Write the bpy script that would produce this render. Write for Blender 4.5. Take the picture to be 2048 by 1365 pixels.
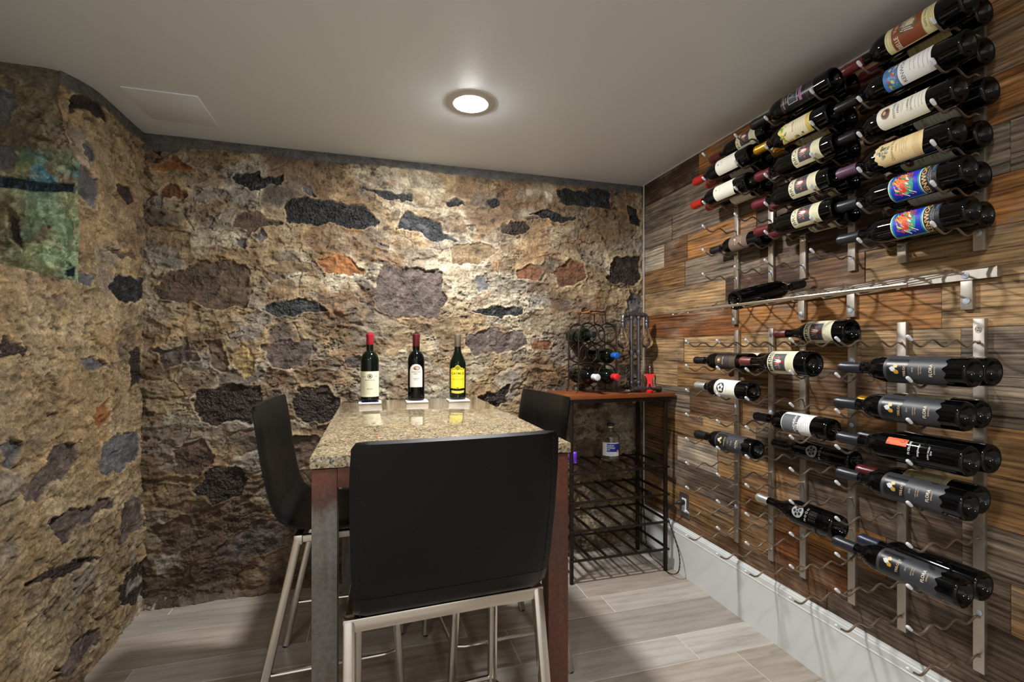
import bpy, bmesh, math, random
import numpy as np
from mathutils import Vector, Matrix, Euler
R_ = math.radians
random.seed(7)
sc = bpy.context.scene
for o in list(bpy.data.objects): bpy.data.objects.remove(o)
C = sc.collection

# ------------------------------------------------------------------ camera
YAW = math.atan2(278, 961)                       # room's long axis lies left of the view axis
cam_d = bpy.data.cameras.new('camera'); cam = bpy.data.objects.new('camera', cam_d); C.objects.link(cam)
cam.location = (0, 0, 1.155)
cam.rotation_euler = (R_(90), 0, -YAW)
cam_d.sensor_width = 36; cam_d.lens = 36*961/2048
cam_d.shift_y = (695-682.5)/2048
cam_d.clip_start = 0.02
sc.camera = cam

# ------------------------------------------------------------------ world, exposure
w = bpy.data.worlds.new('world'); sc.world = w; w.use_nodes = True
w.node_tree.nodes['Background'].inputs[0].default_value = (1.0, 0.985, 0.96, 1)
w.node_tree.nodes['Background'].inputs[1].default_value = 0.75
sc.view_settings.view_transform = 'Standard'; sc.view_settings.look = 'None'
sc.view_settings.exposure = 0.66; sc.view_settings.gamma = 1.0
sc.view_settings.use_curve_mapping = False
LAMP_L = 720.0            # radiance of the visible recessed lamp
LAMP_L2 = 270.0           # unseen lamps behind the camera, the farther ones added as fill light
sc.cycles.max_bounces = 7; sc.cycles.diffuse_bounces = 4; sc.cycles.glossy_bounces = 4
sc.cycles.transmission_bounces = 7; sc.cycles.caustics_reflective = False; sc.cycles.caustics_refractive = False
sc.cycles.sample_clamp_indirect = 6.0

XR, XL_, YB, ZC = 1.518, -0.97, 2.487, 2.10      # wood wall, left stone wall, back stone wall, ceiling

# ------------------------------------------------------------------ object helpers
def tag(o, label=None, cat=None, group=None, kind=None):
    if label: o['label'] = label
    if cat: o['category'] = cat
    if group: o['group'] = group
    if kind: o['kind'] = kind
    return o
def thing(name, label, cat, loc=(0,0,0), group=None):
    o = bpy.data.objects.new(name, None); C.objects.link(o); o.location = loc; o.empty_display_size = .05
    return tag(o, label, cat, group)
def link(name, me, parent=None, label=None):
    o = bpy.data.objects.new(name, me); C.objects.link(o)
    if parent is not None: o.parent = parent
    if label: o['label'] = label
    return o
def finish(name, bm, mats, parent=None, smooth=True, label=None, angle=40):
    me = bpy.data.meshes.new(name)
    bmesh.ops.recalc_face_normals(bm, faces=bm.faces)
    for f in bm.faces: f.smooth = smooth
    if smooth:
        for e in bm.edges:
            if len(e.link_faces) == 2 and e.calc_face_angle(0) > R_(angle): e.smooth = False
    bm.to_mesh(me); bm.free()
    for m in (mats if isinstance(mats, (list, tuple)) else [mats]): me.materials.append(m)
    return link(name, me, parent, label)
def copy_tree(o, parent=None):
    c = o.copy(); C.objects.link(c)
    if parent is not None: c.parent = parent
    for ch in o.children: copy_tree(ch, c)
    return c
def box(bm, lo, hi, bev=0, mi=0, mat=None):
    lo, hi = Vector(lo), Vector(hi)
    r = bmesh.ops.create_cube(bm, size=1)
    vs = r['verts']; ce, s = (lo+hi)/2, hi-lo
    for v in vs: v.co = Vector((v.co.x*s.x, v.co.y*s.y, v.co.z*s.z))+ce
    fs = list({f for v in vs for f in v.link_faces})
    if bev:
        es = list({e for v in vs for e in v.link_edges})
        rr = bmesh.ops.bevel(bm, geom=es, offset=bev, segments=2, profile=.6, affect='EDGES', clamp_overlap=True)
        fs = list({f for f in rr['faces']} | {f for f in fs if f.is_valid})
        vs = list({v for f in fs for v in f.verts})
    for f in fs: f.material_index = mi
    if mat is not None: bmesh.ops.transform(bm, matrix=mat, verts=vs)
    return vs
def tube(bm, pts, r, n=8, mi=0, closed=False, caps=True, sq=None):
    """tube along pts; r a number or a list; sq=(w,h) makes a rounded rectangular section"""
    P = [Vector(p) for p in pts]; N = len(P); rings = []
    up = None
    for i, p in enumerate(P):
        a = P[i-1] if (i or closed) else P[i]; b = P[(i+1) % N] if (i < N-1 or closed) else P[i]
        t = (b-a).normalized()
        if up is None:
            up = Vector((0,0,1)) if abs(t.z) < .9 else Vector((0,1,0))
        x = t.cross(up)
        if x.length < 1e-5: x = t.cross(Vector((1,0,0)))
        x.normalize(); y = x.cross(t).normalized(); up = y
        rr = r[i] if isinstance(r, (list, tuple)) else r
        ring = []
        for k in range(n):
            an = 2*math.pi*k/n
            if sq:
                e = .35; cx_, cy_ = math.cos(an), math.sin(an)
                q = x*(math.copysign(abs(cx_)**e, cx_)*sq[0]/2) + y*(math.copysign(abs(cy_)**e, cy_)*sq[1]/2)
            else: q = (x*math.cos(an)+y*math.sin(an))*rr
            ring.append(bm.verts.new(p+q))
        rings.append(ring)
    M = N if closed else N-1
    for i in range(M):
        A, B = rings[i], rings[(i+1) % N]
        for k in range(n):
            f = bm.faces.new((A[k], A[(k+1)%n], B[(k+1)%n], B[k])); f.material_index = mi
    if caps and not closed:
        for ring in (rings[0][::-1], rings[-1]):
            f = bm.faces.new(ring); f.material_index = mi
    return rings
def lathe(bm, prof, n=28, mi=0, axis='Z', origin=(0,0,0), capa=True, capb=True):
    """prof: list of (r, h)"""
    rings = []; o = Vector(origin)
    for r, h in prof:
        ring = []
        for k in range(n):
            a = 2*math.pi*k/n; x, y = r*math.cos(a), r*math.sin(a)
            v = {'Z': (x,y,h), 'Y': (x,h,y), 'X': (h,x,y)}[axis]
            ring.append(bm.verts.new(o+Vector(v)))
        rings.append(ring)
    for A, B in zip(rings, rings[1:]):
        for k in range(n):
            f = bm.faces.new((A[k], A[(k+1)%n], B[(k+1)%n], B[k])); f.material_index = mi
    if capa: bm.faces.new(rings[0][::-1]).material_index = mi
    if capb: bm.faces.new(rings[-1]).material_index = mi
def arc(cx_, cy_, r, a0, a1, n):
    return [(cx_+r*math.cos(R_(a0+(a1-a0)*i/n)), cy_+r*math.sin(R_(a0+(a1-a0)*i/n))) for i in range(n+1)]

# ------------------------------------------------------------------ materials
MATS = {}
def srgb(*c):
    return tuple(((v/255)/12.92 if v/255 <= .04045 else ((v/255+.055)/1.055)**2.4) for v in c)
def mat(name, col=(.5,.5,.5), rough=.5, metal=0, spec=.5, coat=0, emis=None, trans=0, ior=1.45):
    if name in MATS: return MATS[name]
    m = bpy.data.materials.new(name); m.use_nodes = True; MATS[name] = m
    p = m.node_tree.nodes['Principled BSDF'].inputs
    p['Base Color'].default_value = (*col, 1); p['Roughness'].default_value = rough
    p['Metallic'].default_value = metal; p['Specular IOR Level'].default_value = spec
    p['Coat Weight'].default_value = coat; p['Coat Roughness'].default_value = .05
    p['Transmission Weight'].default_value = trans; p['IOR'].default_value = ior
    if emis: p['Emission Color'].default_value = (*emis[0], 1); p['Emission Strength'].default_value = emis[1]
    return m
class NT:
    def __init__(s, m): s.t = m.node_tree; s.N = s.t.nodes; s.L = s.t.links; s.p = s.N['Principled BSDF']
    def n(s, ty, **kw):
        x = s.N.new(ty)
        for k, v in kw.items():
            if k.startswith('i_'): x.inputs[k[2:].replace('_', ' ')].default_value = v
            elif k[0] == 'I': x.inputs[int(k[1:])].default_value = v
            else: setattr(x, k, v)
        return x
    def l(s, a, b): s.L.new(a, b)
    def ramp(s, fac, stops):
        x = s.N.new('ShaderNodeValToRGB'); e = x.color_ramp.elements
        while len(e) < len(stops): e.new(.5)
        for q, (p, c) in zip(e, stops): q.position = p; q.color = (*c, 1) if len(c) == 3 else c
        s.l(fac, x.inputs[0]); return x.outputs[0]
    def mix(s, ty, fac, a, b):
        x = s.N.new('ShaderNodeMix'); x.data_type = 'RGBA'; x.blend_type = ty
        for v, i in ((fac, 0), (a, 6), (b, 7)):
            if hasattr(v, 'links'): s.l(v, x.inputs[i])
            else: x.inputs[i].default_value = v if i == 0 else (*v[:3], 1)
        return x.outputs[2]
    def obj(s, scale=(1,1,1), add=None):
        tc = s.N.new('ShaderNodeTexCoord'); mp = s.N.new('ShaderNodeMapping'); mp.inputs['Scale'].default_value = scale
        s.l(tc.outputs['Object'], mp.inputs[0])
        if add is not None:
            va = s.N.new('ShaderNodeVectorMath'); s.l(mp.outputs[0], va.inputs[0]); s.l(add, va.inputs[1]); return va.outputs[0]
        return mp.outputs[0]
    def noise(s, vec, scale, detail=5, rough=.6, dist=0):
        x = s.n('ShaderNodeTexNoise', i_Scale=scale, i_Detail=detail, i_Roughness=rough, i_Distortion=dist)
        s.l(vec, x.inputs['Vector']); return x.outputs['Fac']
    def bump(s, h, strength=.3, dist=.01, prev=None):
        b = s.n('ShaderNodeBump', i_Strength=strength, i_Distance=dist); s.l(h, b.inputs['Height'])
        if prev is not None: s.l(prev, b.inputs['Normal'])
        s.l(b.outputs[0], s.p.inputs['Normal']); return b.outputs[0]

def m_stone():
    m = mat('rubble_stone', rough=.55, spec=.5); t = NT(m)
    a = t.n('ShaderNodeAttribute', attribute_name='stonecol'); v = t.obj()
    n1 = t.noise(v, 26, 9, .74, .3); n2 = t.noise(v, 120, 6, .72); n3 = t.noise(v, 62, 6, .7, 1.2)
    c = t.mix('MULTIPLY', 1.0, a.outputs['Color'], t.ramp(n1, [(.32, (.50,.48,.45)), (.5, (1,1,1)), (.68, (1.5,1.48,1.45))]))
    c = t.mix('MULTIPLY', 1.0, c, t.ramp(n2, [(.32, (.55,.55,.55)), (.52, (1.02,1.02,1.02)), (.7, (1.4,1.4,1.4))]))
    c = t.mix('MULTIPLY', .9, c, t.ramp(n3, [(.30, (.35,.33,.32)), (.40, (1,1,1)), (.62, (1.05,1.05,1.05)), (.72, (1.4,1.4,1.38))]))
    t.l(c, t.p.inputs['Base Color'])
    rr = t.n('ShaderNodeMapRange', I1=.3, I2=.7, I3=.70, I4=.30); t.l(n3, rr.inputs[0]); t.l(rr.outputs[0], t.p.inputs['Roughness'])
    sepc = t.n('ShaderNodeSeparateColor'); t.l(a.outputs['Color'], sepc.inputs[0])
    dk = t.n('ShaderNodeMapRange', I1=.03, I2=.12, I3=1., I4=0.); t.l(sepc.outputs[0], dk.inputs[0])
    vo = t.n('ShaderNodeTexVoronoi', i_Scale=75.); vo.inputs['Randomness'].default_value = 1
    nv = t.n('ShaderNodeTexNoise', i_Scale=30., i_Detail=4); t.l(v, nv.inputs['Vector'])
    mx = t.n('ShaderNodeVectorMath', operation='MULTIPLY_ADD', I1=(.05,.05,.05)); t.l(nv.outputs['Color'], mx.inputs[0]); t.l(v, mx.inputs[2]); t.l(mx.outputs[0], vo.inputs['Vector'])
    fac = t.n('ShaderNodeMath', operation='MULTIPLY'); t.l(vo.outputs['Distance'], fac.inputs[0]); t.l(dk.outputs[0], fac.inputs[1])
    b = t.bump(n1, .8, .014); b = t.bump(n3, .6, .006, b); b = t.bump(fac.outputs[0], 1.0, .012, b); t.bump(n2, .6, .003, b)
    return m
def m_wood_wall():
    m = mat('reclaimed_wood', rough=.62, spec=.3); t = NT(m)
    a = t.n('ShaderNodeAttribute', attribute_name='plankcol'); o = t.n('ShaderNodeAttribute', attribute_name='plankoff')
    v = t.obj((1, 1, 1), o.outputs['Vector'])
    def st(sx, sy, sz):
        q = t.n('ShaderNodeVectorMath', operation='MULTIPLY', I1=(sx, sy, sz)); t.l(v, q.inputs[0]); return q.outputs[0]
    wv = t.n('ShaderNodeTexWave', wave_type='RINGS', rings_direction='Y', i_Scale=5.0, i_Distortion=7, i_Detail=5)
    wv.inputs['Detail Scale'].default_value = 1.6; wv.inputs['Detail Roughness'].default_value = .65
    t.l(st(1, .42, 4.2), wv.inputs[0])
    g = t.noise(st(1, 1.9, 58), 1.6, 9, .70, .25)
    big = t.noise(st(1, 3, 11), 1.3, 5, .62, .6)
    pat = t.noise(st(1, 4, 7), 1.1, 5, .62)
    fine = t.noise(st(1, 9, 200), 1.6, 4, .65)
    c = t.mix('MIX', t.ramp(pat, [(.5, (0,0,0)), (.64, (.65,.65,.65))]), a.outputs['Color'], srgb(122,108,94))
    c = t.mix('MULTIPLY', .95, c, t.ramp(g, [(.37, (.20,.17,.15)), (.45, (.76,.74,.71)), (.54, (1.05,1.05,1.04)), (.66, (1.6,1.56,1.5))]))
    c = t.mix('MULTIPLY', .5, c, t.ramp(wv.outputs['Fac'], [(0, (.36,.31,.27)), (.16, (.9,.9,.9)), (.5, (1.05,1.05,1.05)), (1, (1.25,1.22,1.18))]))
    c = t.mix('MULTIPLY', .85, c, t.ramp(big, [(.3, (.38,.35,.34)), (.48, (1,1,1)), (.68, (1.6,1.5,1.4))]))
    c = t.mix('MULTIPLY', .3, c, t.ramp(fine, [(.35, (.5,.5,.5)), (.6, (1.15,1.15,1.15))]))
    t.l(c, t.p.inputs['Base Color'])
    b = t.bump(g, .55, .003); t.bump(fine, .3, .001, b)
    return m
def m_tile():
    m = mat('wood_look_tile', rough=.38, spec=.45); t = NT(m)
    a = t.n('ShaderNodeAttribute', attribute_name='plankcol'); o = t.n('ShaderNodeAttribute', attribute_name='plankoff')
    v = t.obj((1,1,1), o.outputs['Vector'])
    def st(sx, sy, sz):
        q = t.n('ShaderNodeVectorMath', operation='MULTIPLY', I1=(sx, sy, sz)); t.l(v, q.inputs[0]); return q.outputs[0]
    wv = t.n('ShaderNodeTexWave', wave_type='RINGS', rings_direction='Z', i_Scale=3.0, i_Distortion=6, i_Detail=3)
    wv.inputs['Detail Scale'].default_value = .7
    t.l(st(.35, 2.2, 1), wv.inputs[0])
    g = t.noise(st(2.4, 22, 1), 1.5, 8, .70, 1.2); big = t.noise(st(1.6, 7, 1), 1.5, 4, .6)
    c = t.mix('MULTIPLY', .5, a.outputs['Color'], t.ramp(g, [(.3, (.62,.61,.6)), (.5, (1,1,1)), (.7, (1.18,1.17,1.16))]))
    c = t.mix('MULTIPLY', .3, c, t.ramp(wv.outputs['Fac'], [(0, (.66,.64,.62)), (.3, (1,1,1)), (1, (1.08,1.08,1.08))]))
    c = t.mix('MULTIPLY', .8, c, t.ramp(big, [(.3, (.74,.70,.66)), (.5, (1,1,1)), (.7, (1.12,1.12,1.13))]))
    t.l(c, t.p.inputs['Base Color']); t.bump(g, .25, .001)
    return m
def m_plaster():
    m = mat('ceiling_paint', srgb(224,232,240), rough=.4, spec=.35); t = NT(m)
    n = t.noise(t.obj(), 55, 3, .55); t.bump(n, .1, .003)
    return m
def m_white():
    m = mat('baseboard_paint', srgb(206,208,206), rough=.35, spec=.45); t = NT(m)
    t.bump(t.noise(t.obj((1,.3,1)), 30, 3, .5), .06, .002)
    return m
def m_granite():
    m = mat('speckled_granite', rough=.07, spec=.6, coat=.3); t = NT(m); v = t.obj()
    vo = t.n('ShaderNodeTexVoronoi', i_Scale=210.); t.l(v, vo.inputs['Vector'])
    sep = t.n('ShaderNodeSeparateColor'); t.l(vo.outputs['Color'], sep.inputs[0])
    c = t.ramp(sep.outputs[0], [(0, srgb(60,54,46)), (.14, srgb(84,74,60)), (.2, srgb(146,126,94)), (.45, srgb(176,156,120)), (.62, srgb(196,178,142)), (.8, srgb(132,116,90)), (.92, srgb(214,200,170)), (1, srgb(150,146,138))])
    n = t.noise(v, 160, 4, .7); n2 = t.noise(v, 24, 4, .6)
    c = t.mix('MIX', t.ramp(n, [(.36, (1,1,1)), (.43, (0,0,0))]), c, srgb(40,38,36))
    c = t.mix('MULTIPLY', 1, c, t.ramp(n2, [(.35, (.60,.59,.57)), (.6, (.90,.90,.90))]))
    t.l(c, t.p.inputs['Base Color']); return m
def m_rust():
    m = mat('raw_rusty_steel', rough=.5, metal=.25, spec=.4); t = NT(m); v = t.obj()
    n = t.noise(t.obj((7,7,1.1)), 3.0, 6, .65); n2 = t.noise(v, 90, 5, .7)
    sx = t.n('ShaderNodeSeparateXYZ'); tc = t.n('ShaderNodeTexCoord'); t.l(tc.outputs['Object'], sx.inputs[0])
    mr = t.n('ShaderNodeMapRange', I1=.76, I2=.86, I3=-.16, I4=.35); t.l(sx.outputs['Z'], mr.inputs[0])
    mx = t.n('ShaderNodeMapRange', I1=.2, I2=.36, I3=0., I4=.34); t.l(sx.outputs['X'], mx.inputs[0])
    ad = t.n('ShaderNodeMath', operation='ADD'); t.l(mr.outputs[0], ad.inputs[0]); t.l(mx.outputs[0], ad.inputs[1])
    ad2 = t.n('ShaderNodeMath', operation='ADD'); t.l(ad.outputs[0], ad2.inputs[0]); t.l(n, ad2.inputs[1])
    c = t.ramp(ad2.outputs[0], [(.38, srgb(104,100,94)), (.5, srgb(92,82,72)), (.58, srgb(76,54,44)), (.85, srgb(96,56,40))])
    c = t.mix('MULTIPLY', .8, c, t.ramp(n2, [(.3, (.65,.65,.65)), (.6, (1.15,1.15,1.15))]))
    t.l(c, t.p.inputs['Base Color']); t.bump(n2, .12, .001); return m
def m_leather():
    m = mat('black_leather', srgb(8,8,9), rough=.3, spec=.28); t = NT(m); v = t.obj()
    vo = t.n('ShaderNodeTexVoronoi', i_Scale=420.); t.l(v, vo.inputs['Vector']); t.bump(vo.outputs['Distance'], .12, .0006)
    n = t.noise(v, 9, 4, .6); t.l(t.ramp(n, [(.3, (.30,.30,.30)), (.7, (.46,.46,.46))]), t.p.inputs['Roughness'])
    sp = t.noise(v, 300, 2, .5); t.l(t.mix('MIX', t.ramp(sp, [(.755, (0,0,0)), (.77, (1,1,1))]), srgb(8,8,9), srgb(80,80,82)), t.p.inputs['Base Color'])
    return m
def m_brushed(name, col, rough, stretch=(4,4,4)):
    m = mat(name, col, rough=rough, metal=1.0); t = NT(m)
    n = t.noise(t.obj(stretch), 6, 3, .6); t.bump(n, .02, .0002)
    t.l(t.ramp(n, [(.3, (rough*.8,)*3), (.7, (rough*1.25,)*3)]), t.p.inputs['Roughness']); return m
def m_tabletop():
    m = mat('cherry_wood_top', srgb(120,62,30), rough=.28, spec=.5, coat=.25); t = NT(m)
    g = t.noise(t.obj((3, 60, 60)), 1.6, 5, .6)
    t.l(t.mix('MULTIPLY', .8, srgb(124,68,38), t.ramp(g, [(.3, (.62,.55,.5)), (.7, (1.2,1.15,1.1))])), t.p.inputs['Base Color']); return m
M_STONE, M_WOOD, M_TILE, M_CEIL, M_WHITE = m_stone(), m_wood_wall(), m_tile(), m_plaster(), m_white()
M_GRAN, M_RUST, M_LEATHER, M_TOP = m_granite(), m_rust(), m_leather(), m_tabletop()
M_STEEL = m_brushed('brushed_steel', srgb(206,198,186), .2)
M_POST = m_brushed('satin_nickel', srgb(190,184,174), .42)
M_ROD = m_brushed('nickel_rod', srgb(152,136,118), .32); M_ROD.node_tree.nodes['Principled BSDF'].inputs['Metallic'].default_value = .75
M_IRON = mat('dark_bronze_iron', srgb(44,34,29), .42, .6)
M_RING = mat('bronze_wire', srgb(52,44,38), .3, .7)
M_BLACKIRON = mat('black_iron', srgb(50,47,46), .4, .7)
M_PIPE = mat('iron_pipe', srgb(104,102,106), .34, .85)
M_TIP = mat('white_rubber', srgb(212,214,218), .45)
M_CAP = mat('bolt_cover', srgb(176,184,196), .35)
M_GLASS = mat('dark_bottle_glass', (.0016,.0018,.002), .04, spec=.36, coat=0)
M_GLASSG = mat('dark_green_glass', (.002,.0045,.0026), .045, spec=.38, coat=0)
M_CLEAR = mat('clear_glass', (1,1,1), .01, trans=1.0, ior=1.48)
M_GROUT = mat('grout', srgb(214,210,202), .8)
M_GREYTRIM = mat('corner_bead', srgb(196,196,194), .4, .3)
def ink(*c, rough=.55, metal=0):
    return mat('ink_%d_%d_%d_%d' % (*c, int(metal*10)), srgb(*c), rough, metal)

# ------------------------------------------------------------------ setting
def hsh(ix, iy, seed):
    h = (ix.astype(np.int64)*374761393 + iy.astype(np.int64)*668265263 + seed*2147483647) & 0xffffffff
    h = ((h ^ (h >> 13))*1274126177) & 0xffffffff
    return ((h ^ (h >> 16)) & 0xffffff)/float(0xffffff)
def vnoise(x, y, seed=0):
    ix, iy = np.floor(x), np.floor(y); fx, fy = x-ix, y-iy
    fx = fx*fx*fx*(fx*(fx*6-15)+10); fy = fy*fy*fy*(fy*(fy*6-15)+10)
    a = hsh(ix, iy, seed); b = hsh(ix+1, iy, seed); c = hsh(ix, iy+1, seed); d = hsh(ix+1, iy+1, seed)
    return (a+(b-a)*fx)+((c+(d-c)*fx)-(a+(b-a)*fx))*fy
def fbm(x, y, seed=0, oct=5, gain=.5):
    s, a, t = 0, 1, 0
    for i in range(oct):
        s = s+a*vnoise(x, y, seed+i*17); t += a; a *= gain; x = x*2.03+11.3; y = y*2.03+5.7
    return s/t
def ridged(x, y, seed=0, oct=5):
    s, a, t = 0, 1, 0
    for i in range(oct):
        s = s+a*(1-np.abs(2*vnoise(x, y, seed+i*13)-1)); t += a; a *= .5; x = x*2.1+3.1; y = y*2.1+7.7
    return s/t
def sstep(a, b, x):
    t = np.clip((x-a)/(b-a), 0, 1); return t*t*(3-2*t)
def worley(x, y, seed):
    ix, iy = np.floor(x), np.floor(y); F1 = np.full(x.shape, 9.); F2 = F1.copy(); I = np.zeros(x.shape)
    for dx in (-1, 0, 1):
        for dy in (-1, 0, 1):
            cx_, cy_ = ix+dx, iy+dy
            px = cx_+.15+.7*hsh(cx_, cy_, seed); py = cy_+.15+.7*hsh(cx_, cy_, seed+5)
            d = np.hypot(px-x, py-y); idv = hsh(cx_, cy_, seed+9)
            new = d < F1
            F2 = np.where(new, F1, np.minimum(F2, d)); I = np.where(new, idv, I); F1 = np.where(new, d, F1)
    return F1, F2, I
def sdf(x, y, P):
    """signed distance to polygon, positive inside"""
    P = np.array(P); d = np.full(x.shape, 9.); ins = np.zeros(x.shape, bool); n = len(P)
    for i in range(n):
        a, b = P[i], P[(i+1) % n]; e = b-a
        wx, wy = x-a[0], y-a[1]; t = np.clip((wx*e[0]+wy*e[1])/(e@e+1e-12), 0, 1)
        d = np.minimum(d, np.hypot(wx-t*e[0], wy-t*e[1]))
        cnd = (a[1] > y) != (b[1] > y)
        ins ^= cnd & (x < (b[0]-a[0])*(y-a[1])/(b[1]-a[1]+1e-12)+a[0])
    return np.where(ins, d, -d)
SCOL = {'K': (38,39,40), 'S': (60,62,64), 'G': (112,110,110), 'C': (104,102,103), 'D': (62,50,42), 'B': (104,84,66), 'N': (140,118,88),
        'P': (104,90,82), 'O': (158,104,58), 'R': (120,78,50), 'Y': (184,156,104), 'T': (40,56,66)}
SB=[('K',[(-0.64,1.94),(-0.59,1.96),(-0.52,1.98),(-0.51,1.96),(-0.4,1.97),(-0.4,1.94),(-0.46,1.92),(-0.55,1.88),(-0.58,1.9)]),('K',[(-0.4,1.85),(-0.36,1.87),(-0.22,1.87),(-0.03,1.85),(0.03,1.77),(0.01,1.74),(-0.25,1.75),(-0.36,1.75),(-0.4,1.78)]),('G',[(-0.31,1.92),(-0.28,1.92),(-0.25,1.88),(-0.29,1.87),(-0.31,1.89)]),('S',[(-0.06,1.94),(0.03,1.94),(0.2,1.94),(0.2,1.89),(0.12,1.89),(-0.01,1.91)]),('S',[(0.13,1.8),(0.17,1.84),(0.26,1.83),(0.33,1.8),(0.37,1.74),(0.44,1.7),(0.28,1.71),(0.18,1.73),(0.12,1.74)]),('K',[(0.35,1.92),(0.4,1.94),(0.45,1.94),(0.46,1.91),(0.38,1.89)]),('K',[(0.57,1.94),(0.65,1.95),(0.66,1.92),(0.61,1.9),(0.57,1.92)]),('K',[(0.98,2.03),(1.06,2.04),(1.09,2.03),(1.31,2.06),(1.31,1.97),(1.21,1.95),(1.01,1.96)]),('K',[(0.81,1.88),(0.92,1.92),(1.01,1.89),(1.09,1.88),(1.07,1.85),(0.97,1.85),(0.88,1.87)]),('D',[(0.65,1.78),(0.71,1.84),(0.79,1.85),(0.84,1.8),(0.79,1.77),(0.68,1.76)]),('B',[(-0.93,1.41),(-0.89,1.48),(-0.75,1.55),(-0.63,1.56),(-0.56,1.52),(-0.54,1.42),(-0.56,1.34),(-0.67,1.32),(-0.79,1.35),(-0.91,1.37)]),('N',[(-0.49,1.54),(-0.42,1.57),(-0.29,1.56),(-0.27,1.53),(-0.34,1.5),(-0.46,1.5)]),('P',[(-0.0,1.45),(0.07,1.57),(0.2,1.56),(0.34,1.54),(0.36,1.4),(0.33,1.31),(0.2,1.3),(0.03,1.34)]),('S',[(-0.5,1.34),(-0.42,1.38),(-0.34,1.39),(-0.25,1.36),(-0.19,1.33),(-0.25,1.31),(-0.36,1.3),(-0.46,1.31)]),('O',[(-0.25,1.58),(-0.19,1.62),(-0.11,1.6),(-0.04,1.53),(-0.11,1.5),(-0.2,1.51)]),('B',[(0.79,1.59),(0.91,1.61),(0.97,1.57),(0.89,1.52),(0.79,1.53)]),('R',[(0.98,1.57),(1.07,1.65),(1.15,1.63),(1.18,1.55),(1.09,1.49),(1.0,1.51)]),('D',[(1.28,1.57),(1.35,1.67),(1.5,1.69),(1.51,1.55),(1.4,1.52),(1.3,1.54)]),('R',[(0.74,1.57),(0.82,1.6),(0.92,1.57),(0.85,1.52),(0.76,1.52)]),('K',[(0.5,1.35),(0.6,1.38),(0.78,1.38),(0.78,1.34),(0.65,1.32),(0.54,1.33)]),('P',[(0.48,1.22),(0.62,1.25),(0.79,1.24),(0.82,1.17),(0.74,1.12),(0.52,1.12),(0.48,1.16)]),('P',[(-0.49,1.17),(-0.42,1.19),(-0.29,1.19),(-0.25,1.14),(-0.31,1.06),(-0.44,1.05),(-0.49,1.1)]),('D',[(-0.38,0.9),(-0.34,0.96),(-0.22,0.96),(-0.16,0.91),(-0.18,0.8),(-0.29,0.8),(-0.36,0.83)]),('D',[(-0.78,0.9),(-0.76,0.96),(-0.67,0.98),(-0.51,0.98),(-0.49,0.88),(-0.55,0.81),(-0.69,0.8),(-0.76,0.83)]),('B',[(-0.72,1.18),(-0.67,1.19),(-0.64,1.14),(-0.64,1.04),(-0.68,1.04),(-0.71,1.12)]),('Y',[(-0.62,1.14),(-0.58,1.17),(-0.53,1.14),(-0.54,1.05),(-0.58,1.0),(-0.61,1.05)]),('P',[(-0.13,1.11),(-0.0,1.11),(0.02,1.06),(-0.11,1.05)]),('D',[(0.65,0.93),(0.71,0.96),(0.69,0.87),(0.62,0.84),(0.54,0.89),(0.6,0.92)]),('G',[(-0.63,1.66),(-0.57,1.67),(-0.57,1.61),(-0.61,1.62)]),('G',[(-0.53,1.68),(-0.5,1.7),(-0.46,1.66),(-0.52,1.65)]),('K',[(-0.95,2.06),(-0.9,2.07),(-0.9,2.02),(-0.92,2.01)]),('O',[(-0.95,1.97),(-0.85,2.0),(-0.77,1.95),(-0.85,1.93),(-0.93,1.94)]),('R',[(-0.91,1.87),(-0.86,1.88),(-0.81,1.84),(-0.83,1.81),(-0.9,1.82)]),('K',[(1.42,1.97),(1.48,1.96),(1.51,1.87),(1.45,1.88)]),('R',[(0.84,1.17),(0.88,1.2),(0.95,1.17),(0.92,1.13),(0.85,1.14)]),('G',[(0.53,1.54),(0.58,1.54),(0.59,1.46),(0.54,1.43)]),('D',[(-0.79,0.51),(-0.71,0.6),(-0.59,0.61),(-0.55,0.54),(-0.59,0.45),(-0.71,0.44)]),('B',[(-0.86,0.7),(-0.75,0.74),(-0.69,0.64),(-0.75,0.58),(-0.85,0.6)]),('P',[(-0.59,0.31),(-0.42,0.34),(-0.4,0.2),(-0.59,0.15),(-0.69,0.21)]),('G',[(0.02,1.68),(0.07,1.68),(0.07,1.65),(0.03,1.65)]),('B',[(-0.95,0.35),(-0.79,0.4),(-0.75,0.28),(-0.89,0.23)]),('B',[(1.09,0.64),(1.24,0.63),(1.24,0.4),(1.06,0.44)]),('G',[(1.51,1.46),(1.43,1.49),(1.38,1.31),(1.51,1.29)]),('B',[(-0.42,0.72),(-0.25,0.73),(-0.22,0.61),(-0.38,0.57)]),('P',[(-0.95,1.14),(-0.81,1.17),(-0.75,1.1),(-0.89,1.06)]),('N',[(0.28,1.3),(0.44,1.32),(0.48,1.14),(0.33,1.17)]),('B',[(-0.61,1.77),(-0.51,1.79),(-0.42,1.75),(-0.55,1.7),(-0.63,1.72)]),('N',[(0.38,1.66),(0.54,1.72),(0.65,1.68),(0.54,1.59),(0.41,1.58)])]
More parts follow.
